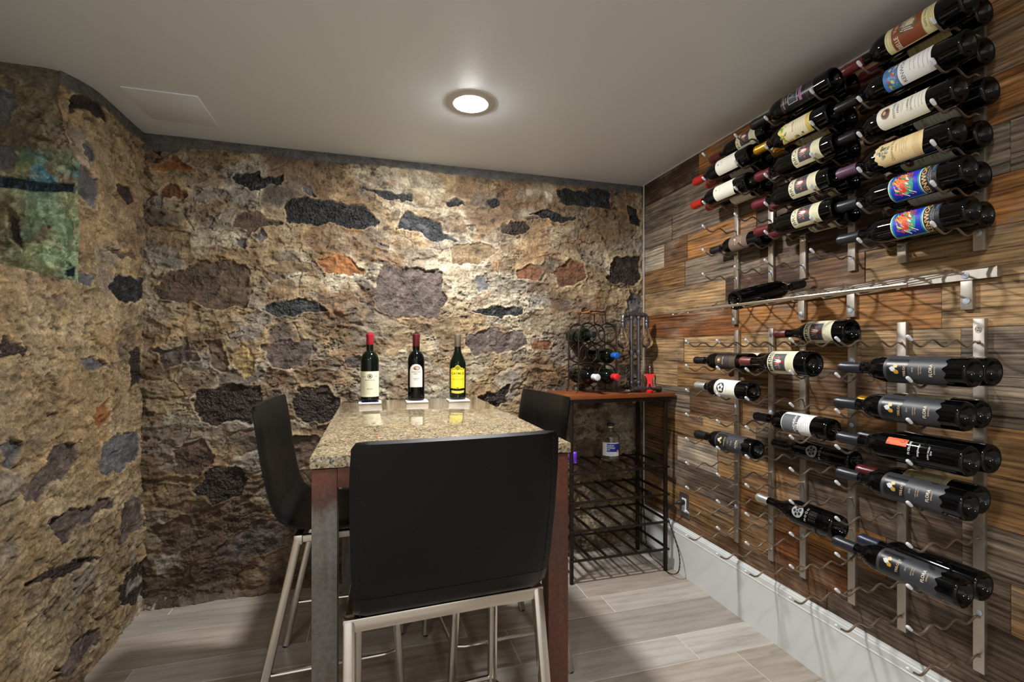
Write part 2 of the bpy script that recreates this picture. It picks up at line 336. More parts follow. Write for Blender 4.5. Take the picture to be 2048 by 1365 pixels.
SL=[('K',[(2.23,1.39),(2.28,1.45),(2.5,1.45),(2.51,1.39),(2.42,1.35),(2.28,1.34)]),('P',[(1.7,0.7),(1.87,0.85),(2.01,0.83),(2.0,0.76),(1.9,0.72),(1.76,0.69)]),('G',[(2.14,0.81),(2.45,0.8),(2.47,0.67),(2.19,0.66),(2.12,0.7)]),('P',[(1.84,0.6),(1.99,0.61),(2.25,0.57),(2.25,0.53),(1.9,0.52)]),('D',[(1.64,1.18),(1.7,1.18),(1.76,1.16),(1.74,1.14),(1.64,1.14)]),('G',[(1.64,0.89),(1.7,0.9),(1.74,0.87),(1.68,0.82),(1.64,0.84)]),('O',[(2.08,0.91),(2.2,0.95),(2.22,0.89),(2.13,0.84),(2.1,0.87)]),('G',[(2.02,1.11),(2.14,1.11),(2.21,1.08),(2.06,1.06)]),('D',[(1.73,0.47),(1.99,0.44),(2.14,0.37),(1.9,0.4)]),('P',[(1.86,0.13),(1.97,0.16),(2.12,0.13),(2.12,0.06),(1.97,0.06)]),('C',[(1.99,1.78),(2.04,1.78),(2.14,1.77),(2.13,1.72),(2.09,1.66),(2.02,1.69)]),('C',[(2.05,1.87),(2.11,1.9),(2.1,1.85),(2.06,1.81)]),('D',[(2.25,1.8),(2.37,1.83),(2.42,1.8),(2.36,1.75),(2.26,1.76)]),('D',[(2.0,2.0),(2.08,2.06),(2.18,2.04),(2.22,2.02),(2.15,2.0),(2.02,1.97)]),('B',[(2.16,1.52),(2.38,1.56),(2.42,1.53),(2.23,1.51)]),('C',[(2.0,1.42),(2.12,1.41),(2.09,1.37),(2.0,1.38)]),('D',[(2.36,1.14),(2.47,1.17),(2.5,1.01),(2.38,1.0)]),('P',[(2.32,0.51),(2.5,0.52),(2.47,0.36),(2.28,0.37)]),('D',[(2.24,0.21),(2.5,0.24),(2.5,0.04),(2.32,0.09)])]
SN=[('T',[(-1.19,1.72),(-1.11,1.72),(-0.98,1.71),(-0.98,1.68),(-1.08,1.68),(-1.19,1.68)]),('C',[(-1.19,2.02),(-1.16,2.01),(-1.14,1.96),(-1.17,1.89),(-1.19,1.88)]),('C',[(-1.19,1.82),(-1.15,1.83),(-1.14,1.8),(-1.15,1.75),(-1.19,1.74)]),('T',[(-1.01,1.42),(-0.98,1.44),(-0.98,1.4),(-1.0,1.39)]),('D',[(-1.16,1.6),(-1.13,1.58),(-1.12,1.48),(-1.15,1.51)])]

def blend(c, m, col):
    return c*(1-m[..., None])+np.array(col)*m[..., None]
def stone_colour(s, z, stones, seed, warm=1.0, calm=0.0):
    """s, z: wall coordinates in metres -> colour (linear), relief in metres"""
    wx = fbm(s*13, z*13, seed+1, 5)-.5; wy = fbm(s*13, z*13, seed+2, 5)-.5
    u, v = s+wx*.05, z+wy*.05
    tan_ = np.array(srgb(176,150,110)); pale = np.array(srgb(196,182,154)); brown = np.array(srgb(124,98,70)); grey = np.array(srgb(140,130,114))
    n1, n2, n3 = fbm(s*3.1, z*3.1, seed+3, 5), fbm(s*4.3, z*6.0, seed+4, 6), fbm(s*9, z*12, seed+6, 5)
    col = np.ones(s.shape+(3,))*tan_
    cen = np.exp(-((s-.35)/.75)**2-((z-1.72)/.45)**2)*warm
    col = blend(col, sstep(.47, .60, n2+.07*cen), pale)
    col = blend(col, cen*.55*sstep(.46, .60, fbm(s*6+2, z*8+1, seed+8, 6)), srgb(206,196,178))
    col = blend(col, sstep(.47, .58, n1)*.9, brown)
    col = blend(col, sstep(.52, .66, fbm(s*5+9, z*8, seed+7, 6))*.7, grey)
    col = blend(col, sstep(.58, .68, n3)*.55, np.array(srgb(140,100,60)))
    if calm: col = col*(1-calm)+np.array(srgb(192,163,118))*calm*(.8+.4*n2)[..., None]
    # half-buried rubble: cells with their own tint, domed relief, open joints
    F1, F2, I = worley(u*6.2, v*10.5+.35*np.sin(u*5), seed+20)
    edge = F2-F1
    pal = [srgb(120,96,72), srgb(158,140,112), srgb(96,84,74), srgb(180,158,122), srgb(134,110,82), srgb(150,142,132)]
    for i, pc in enumerate(pal):
        m = ((I >= i/6.) & (I < (i+1)/6.))*sstep(.02, .22, edge+.16*(fbm(s*24, z*24, seed+33, 3)-.5))*(.06+.74*sstep(.44, .6, fbm(s*4.3, z*4.3, seed+30, 4)-.09*calm))*(1-.35*calm)
        col = blend(col, m, pc)
    smear = sstep(.40, .62, fbm(s*3.7, z*3.7, seed+32, 4))
    relief = smear*(.007*sstep(0, .30, edge)+.007*(I-.5)*sstep(.02, .2, edge))
    crack = (1-sstep(.0, .035, edge))*sstep(.52, .62, fbm(s*7, z*7, seed+31, 3))
    col = col*(1-.62*crack[..., None]); relief = relief-.007*crack
    F1b, F2b, Ib = worley(u*17, v*26, seed+40); e2 = F2b-F1b
    crk = (1-sstep(0, .07, e2))*sstep(.5, .62, fbm(s*6+4, z*6, seed+41, 4))
    col = col*(1-.5*crk[..., None]); relief = relief-.004*crk+.006*(Ib-.5)*sstep(.5, .6, fbm(s*5, z*5+3, seed+42, 3))
    rid = ridged(s*7+wx*.9, z*13+wy*.9, seed+50, 7); r2 = ridged(s*21+wy*2, z*34+wx*2, seed+51, 5); r3 = fbm(s*60, z*60, seed+52, 3)
    relief = relief+(.018-.010*calm)*(rid-.55)+.013*(r2-.55)+.004*(r3-.5)
    col = col*((.62+.18*calm)+(.62-.3*calm)*rid)[..., None]*(.70+.5*r2)[..., None]
    pit = sstep(.60, .72, fbm(s*34, z*48, seed+53, 4))*sstep(.45, .6, fbm(s*5, z*5, seed+54, 3)); relief = relief-.007*pit; col = col*(1-.55*pit[..., None])
    ledge = np.abs(fbm(s*4.5+wx, z*9+wy, seed+55, 5)-.5); lg = (1-sstep(.0, .010, ledge))*sstep(.48, .58, fbm(s*3, z*3, seed+56, 3)); relief = relief-.008*lg; col = col*(1-.7*lg[..., None])
    # lower courses are browner stone, with the shade down there painted in as darkening
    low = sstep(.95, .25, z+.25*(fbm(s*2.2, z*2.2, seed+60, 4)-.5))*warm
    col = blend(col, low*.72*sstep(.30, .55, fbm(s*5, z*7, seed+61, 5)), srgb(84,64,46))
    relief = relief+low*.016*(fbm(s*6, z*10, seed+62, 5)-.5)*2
    # exposed stones
    fray = (fbm(s*26, z*26, seed+70, 4)-.5)*.030
    for i, (k, P) in enumerate(stones):
        d = sdf(u, v, P)+fray
        m = sstep(-.002, .004, d)
        q = (s*17+z*(9 if k == 'P' else 3), z*17-s*(6 if k == 'P' else 0))
        g = fbm(q[0]+i, q[1]*1.7, seed+80+i, 6)
        base = np.array(srgb(*SCOL[k]))
        cc = base*(.35+1.35*g)[..., None]
        if k == 'P': cc = cc*(.75+.5*vnoise(s*60-z*45, z*8+s*6, seed+3))[..., None]
        if k in 'KS': cc = cc+sstep(.62, .72, fbm(s*30, z*40, seed+90+i, 4))[..., None]*.05
        col = col*(1-m[..., None])+cc*m[..., None]
        rim = np.exp(-(d/.010)**2)*(d < 0)
        col = col*(1+.35*rim[..., None])
        relief = relief*(1-m)+m*(-.002+.020*(g-.5)+.014*(ridged(s*26, z*26, seed+5+i, 4)-.6))+.005*rim
        relief = relief-.003*np.exp(-(d/.003)**2)
    # cement skim under the ceiling
    cm = sstep(.0, .012, z-(2.052+.035*(fbm(s*5, z*0, seed+95, 4)-.5)-.03*sstep(.6, .7, fbm(s*3, z*0, seed+96, 2))))
    col = blend(col, cm, np.array(srgb(104,102,100))); relief = relief*(1-cm)+.004*cm
    return col*.72, relief
def grid_mesh(name, P, col, mat_, extra=None):
    nz, ns = P.shape[:2]
    me = bpy.data.meshes.new(name)
    idx = np.arange(nz*ns).reshape(nz, ns)
    F = np.stack([idx[:-1, :-1], idx[:-1, 1:], idx[1:, 1:], idx[1:, :-1]], -1).reshape(-1, 4)
    me.vertices.add(nz*ns); me.vertices.foreach_set('co', P.reshape(-1).astype(np.float32))
    me.loops.add(F.size); me.loops.foreach_set('vertex_index', F.reshape(-1).astype(np.int32))
    me.polygons.add(len(F)); me.polygons.foreach_set('loop_start', np.arange(0, F.size, 4, dtype=np.int32))
    me.polygons.foreach_set('use_smooth', np.ones(len(F), bool))
    me.update(calc_edges=True)
    at = me.attributes.new('stonecol', 'FLOAT_COLOR', 'POINT')
    at.data.foreach_set('color', np.concatenate([np.clip(col, .004, 1), np.ones(col.shape[:2]+(1,))], -1).reshape(-1).astype(np.float32))
    me.materials.append(mat_)
    return link(name, me)
# back wall: s runs along x
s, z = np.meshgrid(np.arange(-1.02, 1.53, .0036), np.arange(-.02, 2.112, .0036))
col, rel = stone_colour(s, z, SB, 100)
# corner efflorescence, low by the left corner
ef = sstep(.55, .7, fbm(s*20, z*20, 3, 5))*np.exp(-((s+.93)/.10)**2)*sstep(.45, .05, z)
col = blend(col, ef*.8, srgb(190,182,168))
foot = sstep(.035, .0, z)*sstep(.35, .0, s+.2)
und = .030*(fbm(s*1.3, z*1.3, 77, 3)-.5)
y = YB+.008-rel+und-.03*foot*fbm(s*14, z*10, 55, 4)
o = grid_mesh('wall_back', np.stack([s, y, z], -1), col, M_STONE); tag(o, kind='structure')
# left wall below the window ledge and up to the back corner: s runs along y
def left_x(yv, zv):
    """smooth wall line: turns outward to the reveal at y=2 above the ledge"""
    up = sstep(1.378, 1.386, zv)
    top = sstep(1.75, 2.02, zv)
    turn = (.010+.040*top)*np.clip((2.13+.03*top-yv)/(.13+.03*top), 0, 1)**2
    return XL_-up*turn
yv, zz = np.meshgrid(np.arange(2.001, 2.56, .0042), np.arange(-.02, 2.112, .0042))
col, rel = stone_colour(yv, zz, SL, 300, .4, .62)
x = left_x(yv, zz)-.008+rel+.02*(fbm(yv*1.5, zz*1.5, 88, 3)-.5)
ef = sstep(.5, .66, fbm(yv*20, zz*20, 5, 5))*np.exp(-((yv-2.42)/.09)**2)*sstep(.45, .05, zz)
col = blend(col, ef*.8, srgb(190,182,168))
o = grid_mesh('wall_left', np.stack([x, yv, zz], -1), col, M_STONE); tag(o, kind='structure')
yv, zz = np.meshgrid(np.arange(.9, 2.0051, .0050), np.arange(-.02, 1.383, .0042))
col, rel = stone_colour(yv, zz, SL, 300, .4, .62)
x = XL_-.008+rel+.02*(fbm(yv*1.5, zz*1.5, 88, 3)-.5)
o = grid_mesh('wall_left', np.stack([x, yv, zz], -1), col, M_STONE); tag(o, kind='structure')
# the reveal of the window well: faces the camera, green and teal light painted into its colour, rounded into the left wall at the top
s, z = np.meshgrid(np.linspace(0, 1, 190), np.arange(1.36, 2.112, .0042)); send = XL_-.004-.038*sstep(1.75, 2.02, z); s = -1.75+(send+1.75)*s
col, rel = stone_colour(s, z, SN, 500, 0)
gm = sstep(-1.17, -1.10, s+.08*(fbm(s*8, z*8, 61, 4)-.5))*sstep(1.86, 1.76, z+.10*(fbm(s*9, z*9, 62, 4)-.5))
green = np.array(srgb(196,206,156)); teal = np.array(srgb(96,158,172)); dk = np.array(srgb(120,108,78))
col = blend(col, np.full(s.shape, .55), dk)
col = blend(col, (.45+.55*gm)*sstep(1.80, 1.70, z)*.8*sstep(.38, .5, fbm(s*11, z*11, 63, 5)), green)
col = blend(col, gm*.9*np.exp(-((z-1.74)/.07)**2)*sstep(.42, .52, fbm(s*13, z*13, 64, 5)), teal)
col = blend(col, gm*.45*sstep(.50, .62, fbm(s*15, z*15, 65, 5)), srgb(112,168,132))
for k, P in SN:
    m_ = sstep(-.002, .004, sdf(s+.02*(fbm(s*20, z*20, 9, 3)-.5), z+.02*(fbm(s*20, z*20, 10, 3)-.5), P))
    col = blend(col, m_, np.array(srgb(*SCOL[k]))*1.1)
rnd = np.clip((s-send+.07)/.07, 0, 1)**2*(.004+.022*sstep(1.75, 2.02, z))
y = 2.0+rnd-rel*.8
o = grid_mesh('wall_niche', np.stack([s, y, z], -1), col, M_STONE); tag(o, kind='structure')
# ledge of the well and the outer wall of the well
bm = bmesh.new(); box(bm, (-1.75, .9, 1.30), (-.998, 2.02, 1.378), .004)
o = finish('trim_1', bm, mat('ledge_cement', srgb(120,104,80), .8)); tag(o, kind='structure')
bm = bmesh.new(); box(bm, (-1.80, .9, 1.30), (-1.74, 2.05, 2.10))
o = finish('wall_outer', bm, mat('ledge_cement')); tag(o, kind='structure')

# the rest of the room, behind and beside the camera
M_PAINT = mat('wall_paint', srgb(196,190,180), .6)
for nm, lo, hi in (('wall_left', (-1.95, -3.2, -.02), (-1.90, .92, ZC)), ('wall_left', (-1.95, .90, 1.38), (-1.75, .95, ZC)), ('wall_left', (-1.95, .895, -.02), (-.972, .905, 1.36))):
    bm = bmesh.new(); box(bm, lo, hi); o = finish(nm, bm, M_PAINT, smooth=False); tag(o, kind='structure')

# wood wall: one structure, staggered boards with their own tone
WP = {'d': (66,48,38), 'g': (118,106,92), 'w': (160,148,132), 'b': (102,76,54), 'o': (146,102,58), 't': (158,130,94), 'k': (90,76,64), 'n': (136,104,68), 'r': (120,76,44)}
rows = [[(1.98,'d'),(1.2,'o'),(.4,'n')], [(1.75,'g'),(1.1,'b'),(.55,'n')], [(2.2,'g'),(1.45,'g'),(.9,'n'),(.3,'o')], [(2.27,'w'),(2.07,'b'),(1.62,'o'),(1.1,'k'),(.8,'g')],
        [(2.09,'n'),(1.6,'g'),(1.05,'d'),(.2,'o')], [(1.80,'t'),(1.40,'d'),(1.165,'b'),(.60,'t')], [(1.72,'r'),(.95,'o'),(.2,'t')], [(2.1,'t'),(1.45,'t'),(1.18,'n'),(.905,'t'),(.3,'g')],
        [(2.15,'t'),(1.55,'n'),(1.1,'b'),(.5,'g')], [(2.05,'g'),(1.7,'b'),(1.0,'n'),(.72,'n'),(.1,'g')], [(1.95,'n'),(1.62,'t'),(1.0,'k'),(.5,'n')], [(2.15,'b'),(1.85,'w'),(1.4,'n'),(.9,'k'),(.45,'g')],
        [(1.73,'k'),(1.10,'o'),(.8,'k'),(.2,'n')], [(1.55,'n'),(1.2,'r'),(.75,'k')], [(1.73,'b'),(1.3,'b'),(.8,'k'),(.35,'g')], [(2.0,'b'),(1.45,'k'),(1.0,'b'),(.55,'k')], [(1.5,'k'),(.7,'b')]]
bm = bmesh.new(); pc, po = [], []
rng = random.Random(11)
for k, row in enumerate(rows):
    z1 = ZC-.1275*k; z0 = z1-.1275
    ys = [YB+.03]+[r[0] for r in row]+[-.6-.2*rng.random()]
    cs = [r[1] for r in row]+[row[rng.randrange(len(row))][1]]
    for j, cc in enumerate(cs):
        t_ = rng.choice([0, .0015, .003, .0045])
        vs = box(bm, (XR-t_, ys[j+1]+.0006, z0+.0006), (XR+.012, ys[j]-.0006, z1-.0006))
        nf = 6; jit = rng.uniform(.88, 1.12)
        pc += [tuple(q*jit for q in srgb(*[v_*.95 for v_ in WP[cc]]))]*nf; po += [(rng.uniform(0, 9), rng.uniform(0, 50), rng.uniform(0, 50))]*nf
box(bm, (XR+.012, -3.2, -.02), (XR+.05, YB+.06, ZC)); pc += [srgb(40,30,24)]*6; po += [(0,0,0)]*6
y0 = -.6
o = finish('wall_right', bm, M_WOOD, smooth=False); tag(o, kind='structure')
me = o.data
a1 = me.attributes.new('plankcol', 'FLOAT_COLOR', 'FACE'); a1.data.foreach_set('color', np.array([(*c, 1) for c in pc], np.float32).reshape(-1))
a2 = me.attributes.new('plankoff', 'FLOAT_VECTOR', 'FACE'); a2.data.foreach_set('vector', np.array(po, np.float32).reshape(-1))
# floor: planks of tile in alternating courses over pale grout
bm = bmesh.new(); pc, po = [], []
edges = [2.62, 2.405, 2.255, 2.03, 1.889, 1.669, 1.517, 1.300, 1.148, .93, .78, .56, .41, .19, .04, -.18, -.33, -.55, -.70, -.92, -1.07, -1.29, -1.44, -1.66, -1.81, -2.03, -2.18, -2.4, -2.55, -2.77, -2.92, -3.2]
joints = [.35, -.4, .95, 1.016, .52, 1.165, 1.32, 1.472, .15, .8]
tones = [(170,162,152), (163,150,138), (175,169,161), (156,147,138), (165,155,142)]
rng = random.Random(5)
for k in range(len(edges)-1):
    j0 = joints[k % len(joints)]; L = 1.2; xs = [j0+i*L for i in range(-4, 4)]
    if k == 3: xs = [-.823-1.2, -.823, .36, 1.016, 2.2]
    for a, b in zip(xs, xs[1:]):
        a_, b_ = max(a, -1.9), min(b, 1.56)
        if b_-a_ < .01: continue
        box(bm, (a_+.0017, edges[k+1]+.0017, -.01), (b_-.0017, edges[k]-.0017, 0))
        t_ = rng.choice(tones); jt = rng.uniform(.92, 1.06)
        pc += [tuple(q*jt for q in srgb(*t_))]*6; po += [(rng.uniform(0, 50), rng.uniform(0, 50), 0)]*6
n_t = len(pc)
box(bm, (-1.9, -3.2, -.04), (1.56, 2.62, -.0012), mi=1); pc += [(1,1,1)]*6; po += [(0,0,0)]*6
o = finish('floor', bm, [M_TILE, M_GROUT], smooth=False); tag(o, kind='structure'); me = o.data
a1 = me.attributes.new('plankcol', 'FLOAT_COLOR', 'FACE'); a1.data.foreach_set('color', np.array([(*c, 1) for c in pc], np.float32).reshape(-1))
a2 = me.attributes.new('plankoff', 'FLOAT_VECTOR', 'FACE'); a2.data.foreach_set('vector', np.array(po, np.float32).reshape(-1))
# ceiling
bm = bmesh.new(); box(bm, (-1.9, -3.2, ZC), (1.62, 2.62, ZC+.06))
o = finish('ceiling', bm, M_CEIL, smooth=False); tag(o, kind='structure')
# baseboard with a moulded cap, its face in two lengths
def base_prof(bm, y0, y1):
    P = [(XR, 0), (XR-.016, 0), (XR-.016, .198), (XR-.0175, .200), (XR-.0175, .203), (XR-.0155, .205), (XR-.0155, .226), (XR-.012, .229), (XR-.0115, .233), (XR-.006, .2365), (XR-.005, .241), (XR, .242)]
    A = [bm.verts.new((x_, y0, z_)) for x_, z_ in P]; B = [bm.verts.new((x_, y1, z_)) for x_, z_ in P]
    for i in range(len(P)-1): bm.faces.new((A[i], A[i+1], B[i+1], B[i]))
    bm.faces.new(A[::-1]); bm.faces.new(B)
bm = bmesh.new(); base_prof(bm, 1.4955, 2.47); base_prof(bm, -3.2, 1.4945)
o = finish('baseboard_right', bm, M_WHITE, angle=20); tag(o, kind='structure')
# pale corner bead in the wood wall's corner and along its ceiling line
bm = bmesh.new(); box(bm, (XR-.012, YB-.024, .24), (XR-.006, YB-.018, ZC-.002)); box(bm, (XR-.006, -1, ZC-.006), (XR+.004, YB, ZC))
o = finish('trim_2', bm, M_GREYTRIM, smooth=False); tag(o, kind='structure')

# ------------------------------------------------------------------ bottles
def prof_bordeaux(L, R):
    nr = .0145 if R < .04 else .0155
    P = [(.0008, .024), (R*.35, .022), (R*.62, .008), (R*.74, .0012), (R*.84, 0), (R*.94, .0018), (R*.99, .006), (R, .012)]
    zs = L*.585
    P += [(R, zs)]
    for i in range(1, 13):
        t = i/12; P.append((nr+.0008+(R-nr-.0008)*(1-t**2.1)**.78*(1-.10*t*t), zs+L*.155*t**.92))
    P += [(nr+.0008, L*.80), (nr-.0005, L*.955), (nr+.001, L*.958), (nr+.001, L*.982), (nr-.0005, L*.985), (nr-.0005, L*.997), (nr-.0025, L)]
    return P
def prof_burgundy(L, R):
    nr = .0145
    P = [(.0008, .034), (R*.40, .030), (R*.66, .012), (R*.80, .001), (R*.88, 0), (R*.96, .002), (R, .010), (R, L*.46)]
    for i in range(1, 13):
        t = i/12; q = (1-math.cos(math.pi*t**.85))/2
        P.append((R+(nr-R)*q, L*.46+L*.31*t))
    P += [(nr, L*.955), (nr+.0015, L*.96), (nr+.0015, L*.982), (nr, L*.985), (nr, L*.998), (nr-.0025, L)]
    return P
def prof_tall(L, R):
    nr = .0135
    P = [(.0008, .024), (R*.35, .022), (R*.62, .008), (R*.74, .0012), (R*.84, 0), (R*.94, .0018), (R, .009), (R*1.02, L*.52)]
    for i in range(1, 11):
        t = i/10; q = (1-math.cos(math.pi*t**.95))/2
        P.append((R*1.02+(nr+.001-R*1.02)*q, L*.52+L*.26*t))
    P += [(nr, L*.955), (nr+.001, L*.96), (nr+.001, L*.982), (nr, L*.99), (nr-.002, L)]
    return P
def radius_at(P, z):
    P = [p for p in P if True]
    best = None
    for (r0, z0), (r1, z1) in zip(P[4:], P[5:]):
        if z0-1e-9 <= z <= z1+1e-9 and z1 > z0: best = r0+(r1-r0)*(z-z0)/(z1-z0)
    return best if best else P[-1][0]
_txt = {}
def text_polys(s, bold=0):
    """font outline -> list of triangles, unit size, centred on x"""
    key = (s, bold)
    if key in _txt: return _txt[key]
    cu = bpy.data.curves.new('t', 'FONT'); cu.body = s; cu.size = 1; cu.align_x = 'CENTER'; cu.align_y = 'CENTER'; cu.resolution_u = 2
    cu.offset = bold
    ob = bpy.data.objects.new('t', cu); C.objects.link(ob)
    bpy.context.view_layer.update()
    me = bpy.data.meshes.new_from_object(ob.evaluated_get(bpy.context.evaluated_depsgraph_get()))
    me.calc_loop_triangles()
    T = [[(me.vertices[i].co.x, me.vertices[i].co.y) for i in t.vertices] for t in me.loop_triangles]
    bpy.data.objects.remove(ob); bpy.data.curves.remove(cu); bpy.data.meshes.remove(me)
    _txt[key] = T; return T
class Label:
    """flat label drawn in (u, v): u along the circumference (m), v = height on the bottle; wrapped on the glass"""
    def __init__(s, R): s.bm = bmesh.new(); s.mats = []; s.R = R; s.k = 0
    def mi(s, m):
        if m not in s.mats: s.mats.append(m)
        return s.mats.index(m)
    def pt(s, u, v, off):
        R = s.R(v) if callable(s.R) else s.R
        a = u/R; r = R+off
        return s.bm.verts.new((r*math.sin(a), -r*math.cos(a), v))
    def strip(s, u0, u1, lo, hi, m, lev=0, n=None):
        """region between curves lo(u), hi(u)"""
        f0 = lo if callable(lo) else (lambda u: lo); f1 = hi if callable(hi) else (lambda u: hi)
        n = n or max(2, int(abs(u1-u0)/.0028)); off = .00035+lev*.00022; mi = s.mi(m)
        q = [u0+(u1-u0)*i/n for i in range(n+1)]
        A = [s.pt(u, f0(u), off) for u in q]; B = [s.pt(u, f1(u), off) for u in q]
        for i in range(n):
            s.bm.faces.new((A[i], A[i+1], B[i+1], B[i])).material_index = mi
    def ell(s, u, v, a, b, m, lev=1, n=12):
        s.strip(u-a, u+a, lambda x: v-b*math.sqrt(max(0, 1-((x-u)/a)**2)), lambda x: v+b*math.sqrt(max(0, 1-((x-u)/a)**2)), m, lev, n)
    def tri(s, P, m, lev=1):
        off = .00035+lev*.00022; mi = s.mi(m)
        if abs((P[1][0]-P[0][0])*(P[2][1]-P[0][1])-(P[2][0]-P[0][0])*(P[1][1]-P[0][1])) < 1e-12: return
        f = s.bm.faces.new([s.pt(u, v, off) for u, v in P]); f.material_index = mi
    def poly(s, P, m, lev=1):
        """star-shaped polygon fanned about its middle"""
        c = (sum(p[0] for p in P)/len(P), sum(p[1] for p in P)/len(P))
        for i in range(len(P)): s.tri([c, P[i], P[(i+1) % len(P)]], m, lev)
    def line(s, p, q, wd, m, lev=1):
        d = Vector((q[0]-p[0], q[1]-p[1])); n = Vector((-d.y, d.x)).normalized()*wd/2
        a, b, c, e = (p[0]+n.x, p[1]+n.y), (q[0]+n.x, q[1]+n.y), (q[0]-n.x, q[1]-n.y), (p[0]-n.x, p[1]-n.y)
        s.tri([a, b, c], m, lev); s.tri([a, c, e], m, lev)
    def text(s, t, size, u, v, m, lev=2, bold=.0, sx=1):
        for T in text_polys(t, bold): s.tri([(u+x*size*sx, v+y*size) for x, y in T], m, lev)
    def lines(s, u, v0, v1, wd, m, n, seed=0, lev=1):
        """rows of small print"""
        rg = random.Random(seed)
        for i in range(n):
            v = v0+(v1-v0)*i/max(1, n-1); half = wd/2*rg.uniform(.6, 1)
            x = u-half
            while x < u+half:
                l = rg.uniform(.0015, .005); s.line((x, v), (min(x+l, u+half), v), .0009, m, lev); x += l+.0009
    def build(s, parent, name='label'):
        o = finish(name, s.bm, s.mats, parent, smooth=True); return o
CREAM, IVORY, WHITE_, TANP = ink(226,219,186), ink(224,221,206), ink(226,226,224), ink(222,198,146)
BLK, GREYL, GREYD, GOLD, REDI = ink(24,24,26), ink(52,53,57, rough=.45), ink(24,25,28, rough=.35), ink(206,160,60, rough=.35, metal=.4), ink(150,30,34)
ORG, BLUE, TEAL, YEL, GRN, BRN, LGREY, MAUVE, PGOLD, SIL = ink(222,92,40), ink(28,48,190), ink(30,150,150), ink(238,214,50), ink(96,134,50), ink(132,66,34), ink(170,172,176), ink(170,110,160), ink(206,176,140), ink(196,198,200)
def lab_trilogy(R, L, yr='2018'):
    l = Label(R); z0, z1 = .040, .178
    w_ = .052
    def lo(u): return z0+.0035*math.sin(u*300)+.0015*math.sin(u*170+1)
    l.strip(-w_, w_, lo, z1, GREYL, 0)
    l.strip(-.028, .028, .120, .170, GREYD, 1)
    l.poly([(-.004,.158),(.003,.163),(.008,.157),(.006,.150),(-.001,.148),(-.006,.151)], SIL, 2)
    l.poly([(-.010,.150),(-.004,.153),(.0,.147),(-.003,.141),(-.009,.140),(-.011,.144)], GOLD, 2)
    l.poly([(.004,.151),(.010,.154),(.014,.148),(.010,.143),(.005,.144)], ink(222,190,120), 2)
    l.text('TRILOGY', .0085, 0, .127, PGOLD, 2)
    l.text(yr, .0055, 0, .108, LGREY, 2)
    l.text('NAPA VALLEY', .0034, 0, .094, PGOLD, 2); l.text('RED WINE', .0034, 0, .089, PGOLD, 2)
    l.text('FLORA', .0100, 0, .068, ink(214,206,180), 2, .01); l.text('SPRINGS', .0048, 0, .0595, PGOLD, 2)
    return l
def lab_broc(R, L, full=True):
    l = Label(R); z0, z1 = .040, .142
    l.strip(-.046, .046, z0, z1, CREAM, 0)
    for a, b, c, d in ((-.034,.034,.0700,.0706), (-.034,.034,.1215,.1221)): l.strip(a, b, c, d, BLK, 1)
    for u in (-.0343, .0337): l.strip(u, u+.0006, .070, .122, BLK, 1, 2)
    l.strip(-.030, .030, .0725, .119, ink(58,60,64), 1)
    rg = random.Random(3)
    for i in range(11):
        a = R_(28+i*12.5); p = (0.002, .076); q = (p[0]+math.cos(a)*.034, p[1]+math.sin(a)*.040)
        n = Vector((-math.sin(a), math.cos(a)))*.0030; mid = ((p[0]*.45+q[0]*.55), (p[1]*.45+q[1]*.55))
        q = (max(-.029, min(.029, q[0])), min(.118, q[1]))
        m = WHITE_ if i % 3 else ink(214,120,84)
        l.tri([p, (mid[0]+n.x, mid[1]+n.y), q], m, 2); l.tri([p, q, (mid[0]-n.x, mid[1]-n.y)], m, 2)
    for (u, v) in ((-.006,.104), (.010,.112), (-.018,.094), (.016,.098)): l.ell(u, v, .004, .003, ink(196,74,50), 3, 6)
    l.ell(.001, .081, .006, .005, REDI, 3, 8)
    l.text('BROC', .0185, 0, .1315, BLK, 1, 0, 1.35)
    l.lines(0, .046, .064, .07, ink(120,116,90), 5, 2)
    return l
def lab_colour(R, L):
    """bright abstract artwork above a dark band with the maker's name"""
    l = Label(R)
    l.strip(-.052, .052, .088, .168, WHITE_, 0); l.strip(-.050, .050, .0905, .1655, TEAL, 1)
    l.strip(-.044, .047, .094, .161, BLUE, 2)
    rg = random.Random(8); cs = [ink(226,70,30), ink(246,190,50), ink(236,120,36), ink(30,160,140), ink(120,200,214), ink(232,226,190), ink(150,60,110), ink(246,214,90), ink(214,50,30)]
    l.ell(-.006, .124, .026, .019, ink(30,160,140), 3, 12); l.ell(.010, .136, .020, .013, ink(236,120,36), 4, 10); l.ell(-.012, .132, .014, .009, ink(226,70,30), 5, 9); l.ell(.016, .116, .014, .009, ink(120,70,130), 4, 9)
    for i in range(46):
        a = rg.uniform(0, 6.3); rr = rg.random()**.7; u, v = .002+.034*rr*math.cos(a)*.95, .1275+.026*rr*math.sin(a); q = rg.uniform(.008, .021); b_ = rg.uniform(.2, .9)
        P = [(u+q*math.cos(b_), v+q*math.sin(b_)), (u-q*.8*math.cos(b_), v-q*.8*math.sin(b_)), (u-q*.45*math.sin(b_), v+q*.45*math.cos(b_))]
        P = [(max(-.042, min(.045, x)), max(.096, min(.159, y_))) for x, y_ in P]
        l.tri(P, cs[(i*5+int(rr*3)) % len(cs)], 5+i % 5)
    l.strip(-.050, .050, .052, .0865, ink(30,28,34), 0)
    l.text('KENWOOD', .0155, 0, .079, ink(216,180,120), 2, .02, 1.2)
    l.text('CABERNET SAUVIGNON', .0042, 0, .069, LGREY, 2); l.text('SONOMA VALLEY', .0036, 0, .0645, LGREY, 2)
    l.text('1999', .010, .018, .0580, ink(96,140,190), 2)
    return l
